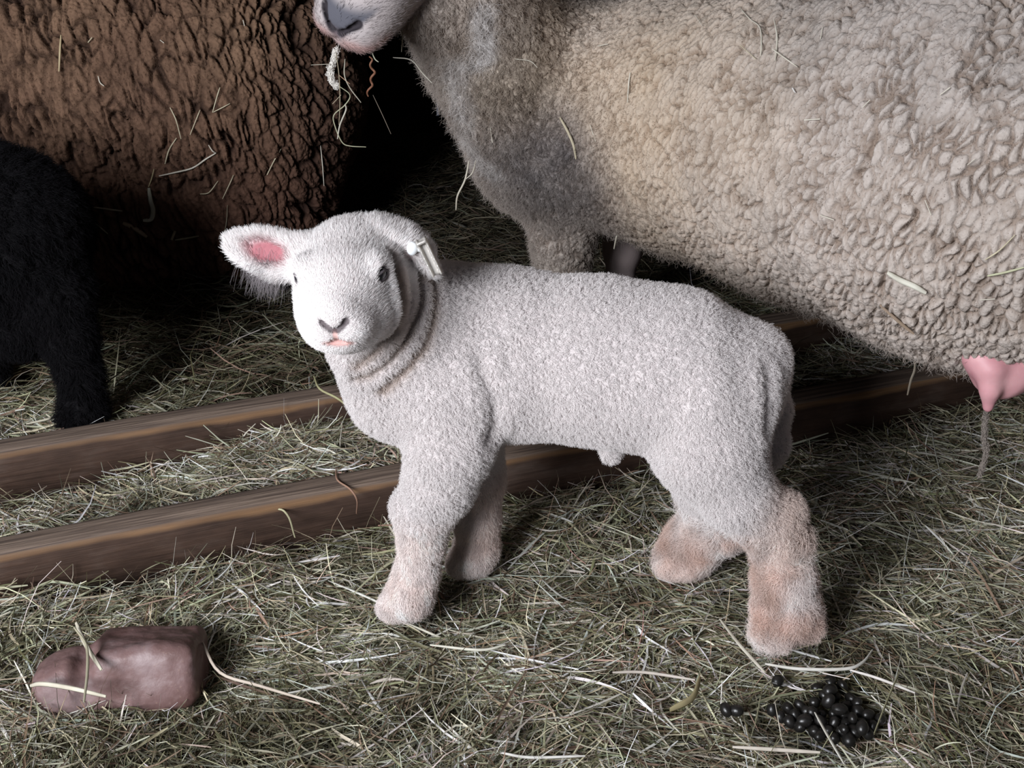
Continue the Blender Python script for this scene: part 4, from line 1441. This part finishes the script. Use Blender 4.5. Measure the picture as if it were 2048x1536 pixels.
    for i, e in enumerate(eyes):
        s = -1 if i == 0 else 1
        c = L(s * .0322, .0312, .0050)
        u, v = np.meshgrid(np.linspace(0, 2 * np.pi, 25), np.linspace(0, np.pi, 15))
        X = np.stack([np.sin(v) * np.cos(u), np.sin(v) * np.sin(u), np.cos(v)], -1).reshape(-1, 3) * .0088
        Vq = X + c
        a = (np.arange(14)[:, None] * 25 + np.arange(24)[None]).ravel()
        eo = link('eye', mesh_from('eye', Vq, np.stack([a, a + 25, a + 26, a + 1], 1)), em.m, root)
        # upper and lower lid rims
        S2 = Sdf(c - .02, c + .02, .0009)
        n_ = norm(rt * s * .80 + fw * .60)
        t_ = norm(fw - n_ * fw.dot(n_)) ; b_ = np.cross(n_, t_); b_ = b_ if b_.dot(hu) > 0 else -b_
        for sg, oo in ((1, .0042), (-1, -.0040)):
            ptsl = []
            for a_ in np.linspace(-1, 1, 9):
                ptsl.append((c + n_ * (.0075 - .0025 * a_ * a_) + t_ * a_ * .0082 + b_ * (oo * (1 - a_ * a_)), .0012))
            S2.chain(ptsl, .001)
        Vl, Ql = S2.mesh()
        ml = mesh_from('eyelid', Vl, Ql)
        attr_color(ml, 'tint', np.tile([.16, .14, .15], (len(Vl), 1)))
        link('eyelid', ml, M_SKIN, eo)
    # ---------- wool
    body_w = np.clip(1 - head - ears, 0, 1) * (1 - leg * .75)
    front = sstep(-.55, .1, N @ norm(-ray(1000, 750)))  # nothing special: denser where wool is thick
    bald = np.maximum.reduce([inner, inner2, lip, phil, nost]) 
    bald = np.maximum(bald, np.maximum(rad(L(-.0395, .036, .005), .0085, .0105), rad(L(.0385, .036, .005), .0085, .0105)))
    def tintat(T, w, dv=.06, seed=0):
        r = np.random.default_rng(seed)
        c = (C[T] * w[:, :, None]).sum(1)
        return np.clip(c * (1 + r.normal(0, dv, (len(c), 1))), 0, .95)
    # body: tight curls
    n = 330000
    P, Nn, T, w = sample_surface(V, Q, N, n, np.clip(body_w, 0, 1) * (1 - bald))
    Nn = norm(Nn + .9 * np.stack([vnoise(P * 260, 44), vnoise(P * 260, 45), vnoise(P * 260, 46)], 1))
    g = P * 420
    ph = (vnoise(g, 31) * 6.283)
    D = np.tile([.55, 0, -.8], (n, 1)) + np.stack([vnoise(P * 320, 41), vnoise(P * 320, 42), vnoise(P * 320, 43)], 1) * 2.0
    hair('wool', P, Nn, D, rng.uniform(.0026, .0050, n), rng.uniform(.5, .95, n), np.full(n, .0008), np.full(n, 1.3), .00017, tintat(T, w, .05, 1), M_HAIR, root, 6, 2)
    # head: short sleek hair flowing back from the nose
    n = 120000
    wt = np.clip(np.maximum(head, ears) , 0, 1) * (1 - bald)
    P, Nn, T, w = sample_surface(V, Q, N, n, wt)
    D = norm(P - L(0, .105, -.016)) + .25 * up_i + np.stack([vnoise(P * 90, 51), vnoise(P * 90, 52), vnoise(P * 90, 53)], 1) * .35
    dn = np.linalg.norm(P - L(0, .09, -.012), axis=1)
    Ln = .0016 + .0044 * sstep(.015, .11, dn)
    hair('face_hair', P, Nn, D, Ln * rng.uniform(.7, 1.2, n), rng.uniform(.10, .38, n), np.full(n, .0003), np.full(n, .8), .00014, tintat(T, w, .05, 3), M_HAIR, root, 4, 5)
    # lower legs: longer shaggy locks
    n = 110000
    P, Nn, T, w = sample_surface(V, Q, N, n, leg * (1 - head) * (1 - ears) * (.5 + .8 * hind))
    big = np.stack([vnoise(P * 75, 61), vnoise(P * 75, 62), vnoise(P * 75, 63)], 1)
    D = np.tile([0, 0, -1.0], (n, 1)) + big * np.where(P[:, :1] > .1, 2.4, .8)
    hl = np.where(P[:, 0] > .1, rng.uniform(.006, .014, n), rng.uniform(.0035, .0065, n))
    foot = sstep(.0, .05, P[:, 2])
    hair('leg_hair', P, Nn, D, hl * (.55 + .45 * foot), np.where(P[:, 0] > .1, rng.uniform(.25, .7, n), rng.uniform(.1, .35, n)), np.where(P[:, 0] > .1, .0030, .0005), np.full(n, 1.1), .00017, np.clip(tintat(T, w, .07, 6) * (1.06 + .30 * vnoise(P * [130, 130, 70], 64))[:, None], 0, .95), M_HAIR, root, 6, 7)
    # long fringe under the ear
    n = 420
    P, Nn, T, w = sample_surface(V, Q, N, n, rad(at(530, 545, 1.035), .01, .03) )
    hair('ear_fringe', P, Nn, np.tile([-.2, -.1, -1.], (n, 1)), rng.uniform(.010, .024, n), rng.uniform(.3, .7, n), np.full(n, .001), np.full(n, .5), .00009, np.tile([.33, .30, .31], (n, 1)), M_HAIR, root, 5, 8)
    # ear tag: folded strip and white button
    tm = NT('ear_tag_metal', .35, .5); tm.color((.55, .52, .48)); tm.b.inputs['Metallic'].default_value = .4
    wm = NT('white_plastic', .35, .5); wm.color((.85, .88, .9))
    S3 = Sdf(at(850, 515, 1.02) - .05, at(850, 515, 1.02) + .05, .0010)
    ta = norm(at(868, 544, 1.015) - at(838, 482, 1.02)); tb = norm(RGT + up_i * .35 - ta * ta.dot(norm(RGT + up_i * .35))); tn = np.cross(ta, tb)
    for off in (-.0035, .0045):
        S3.box(at(857, 514, 1.012) + tn * off * .2 + tb * off, (.0185, .0011, .0065), np.stack([ta, tb, tn]), .0008, .0005)
    S3.box(at(843, 484, 1.012) , (.0015, .0048, .0065), np.stack([ta, tb, tn]), .0008, .001)
    S3.box(at(857, 514, 1.012), (.0180, .0048, .0012), np.stack([ta, tb, tn]), .0008, .0005)
    Vt, Qt = S3.mesh()
    tg = link('ear_tag', mesh_from('ear_tag', Vt, Qt), tm.m, root)
    tg['label'] = 'small folded metal ear tag'
    S3 = None
    S4 = Sdf(at(823, 500, 1.01) - .02, at(823, 500, 1.01) + .02, .0008)
    S4.ell(at(824, 497, 1.013), (.0050, .0035, .0065), np.stack([norm(RGT), tocam, norm(up_i)]), .001)
    S4.cone(at(824, 497, 1.013), at(842, 500, 1.016), .0022, .0022, .001)
    Vb, Qb = S4.mesh()
    link('tag_button', mesh_from('tag_button', Vb, Qb), wm.m, tg)
    return root



build_barn()
build_hay()
build_trough()
build_rock()
build_pellets()
build_ewe()
build_brown_sheep()
build_black_sheep()
build_lamb()
build_stalks()
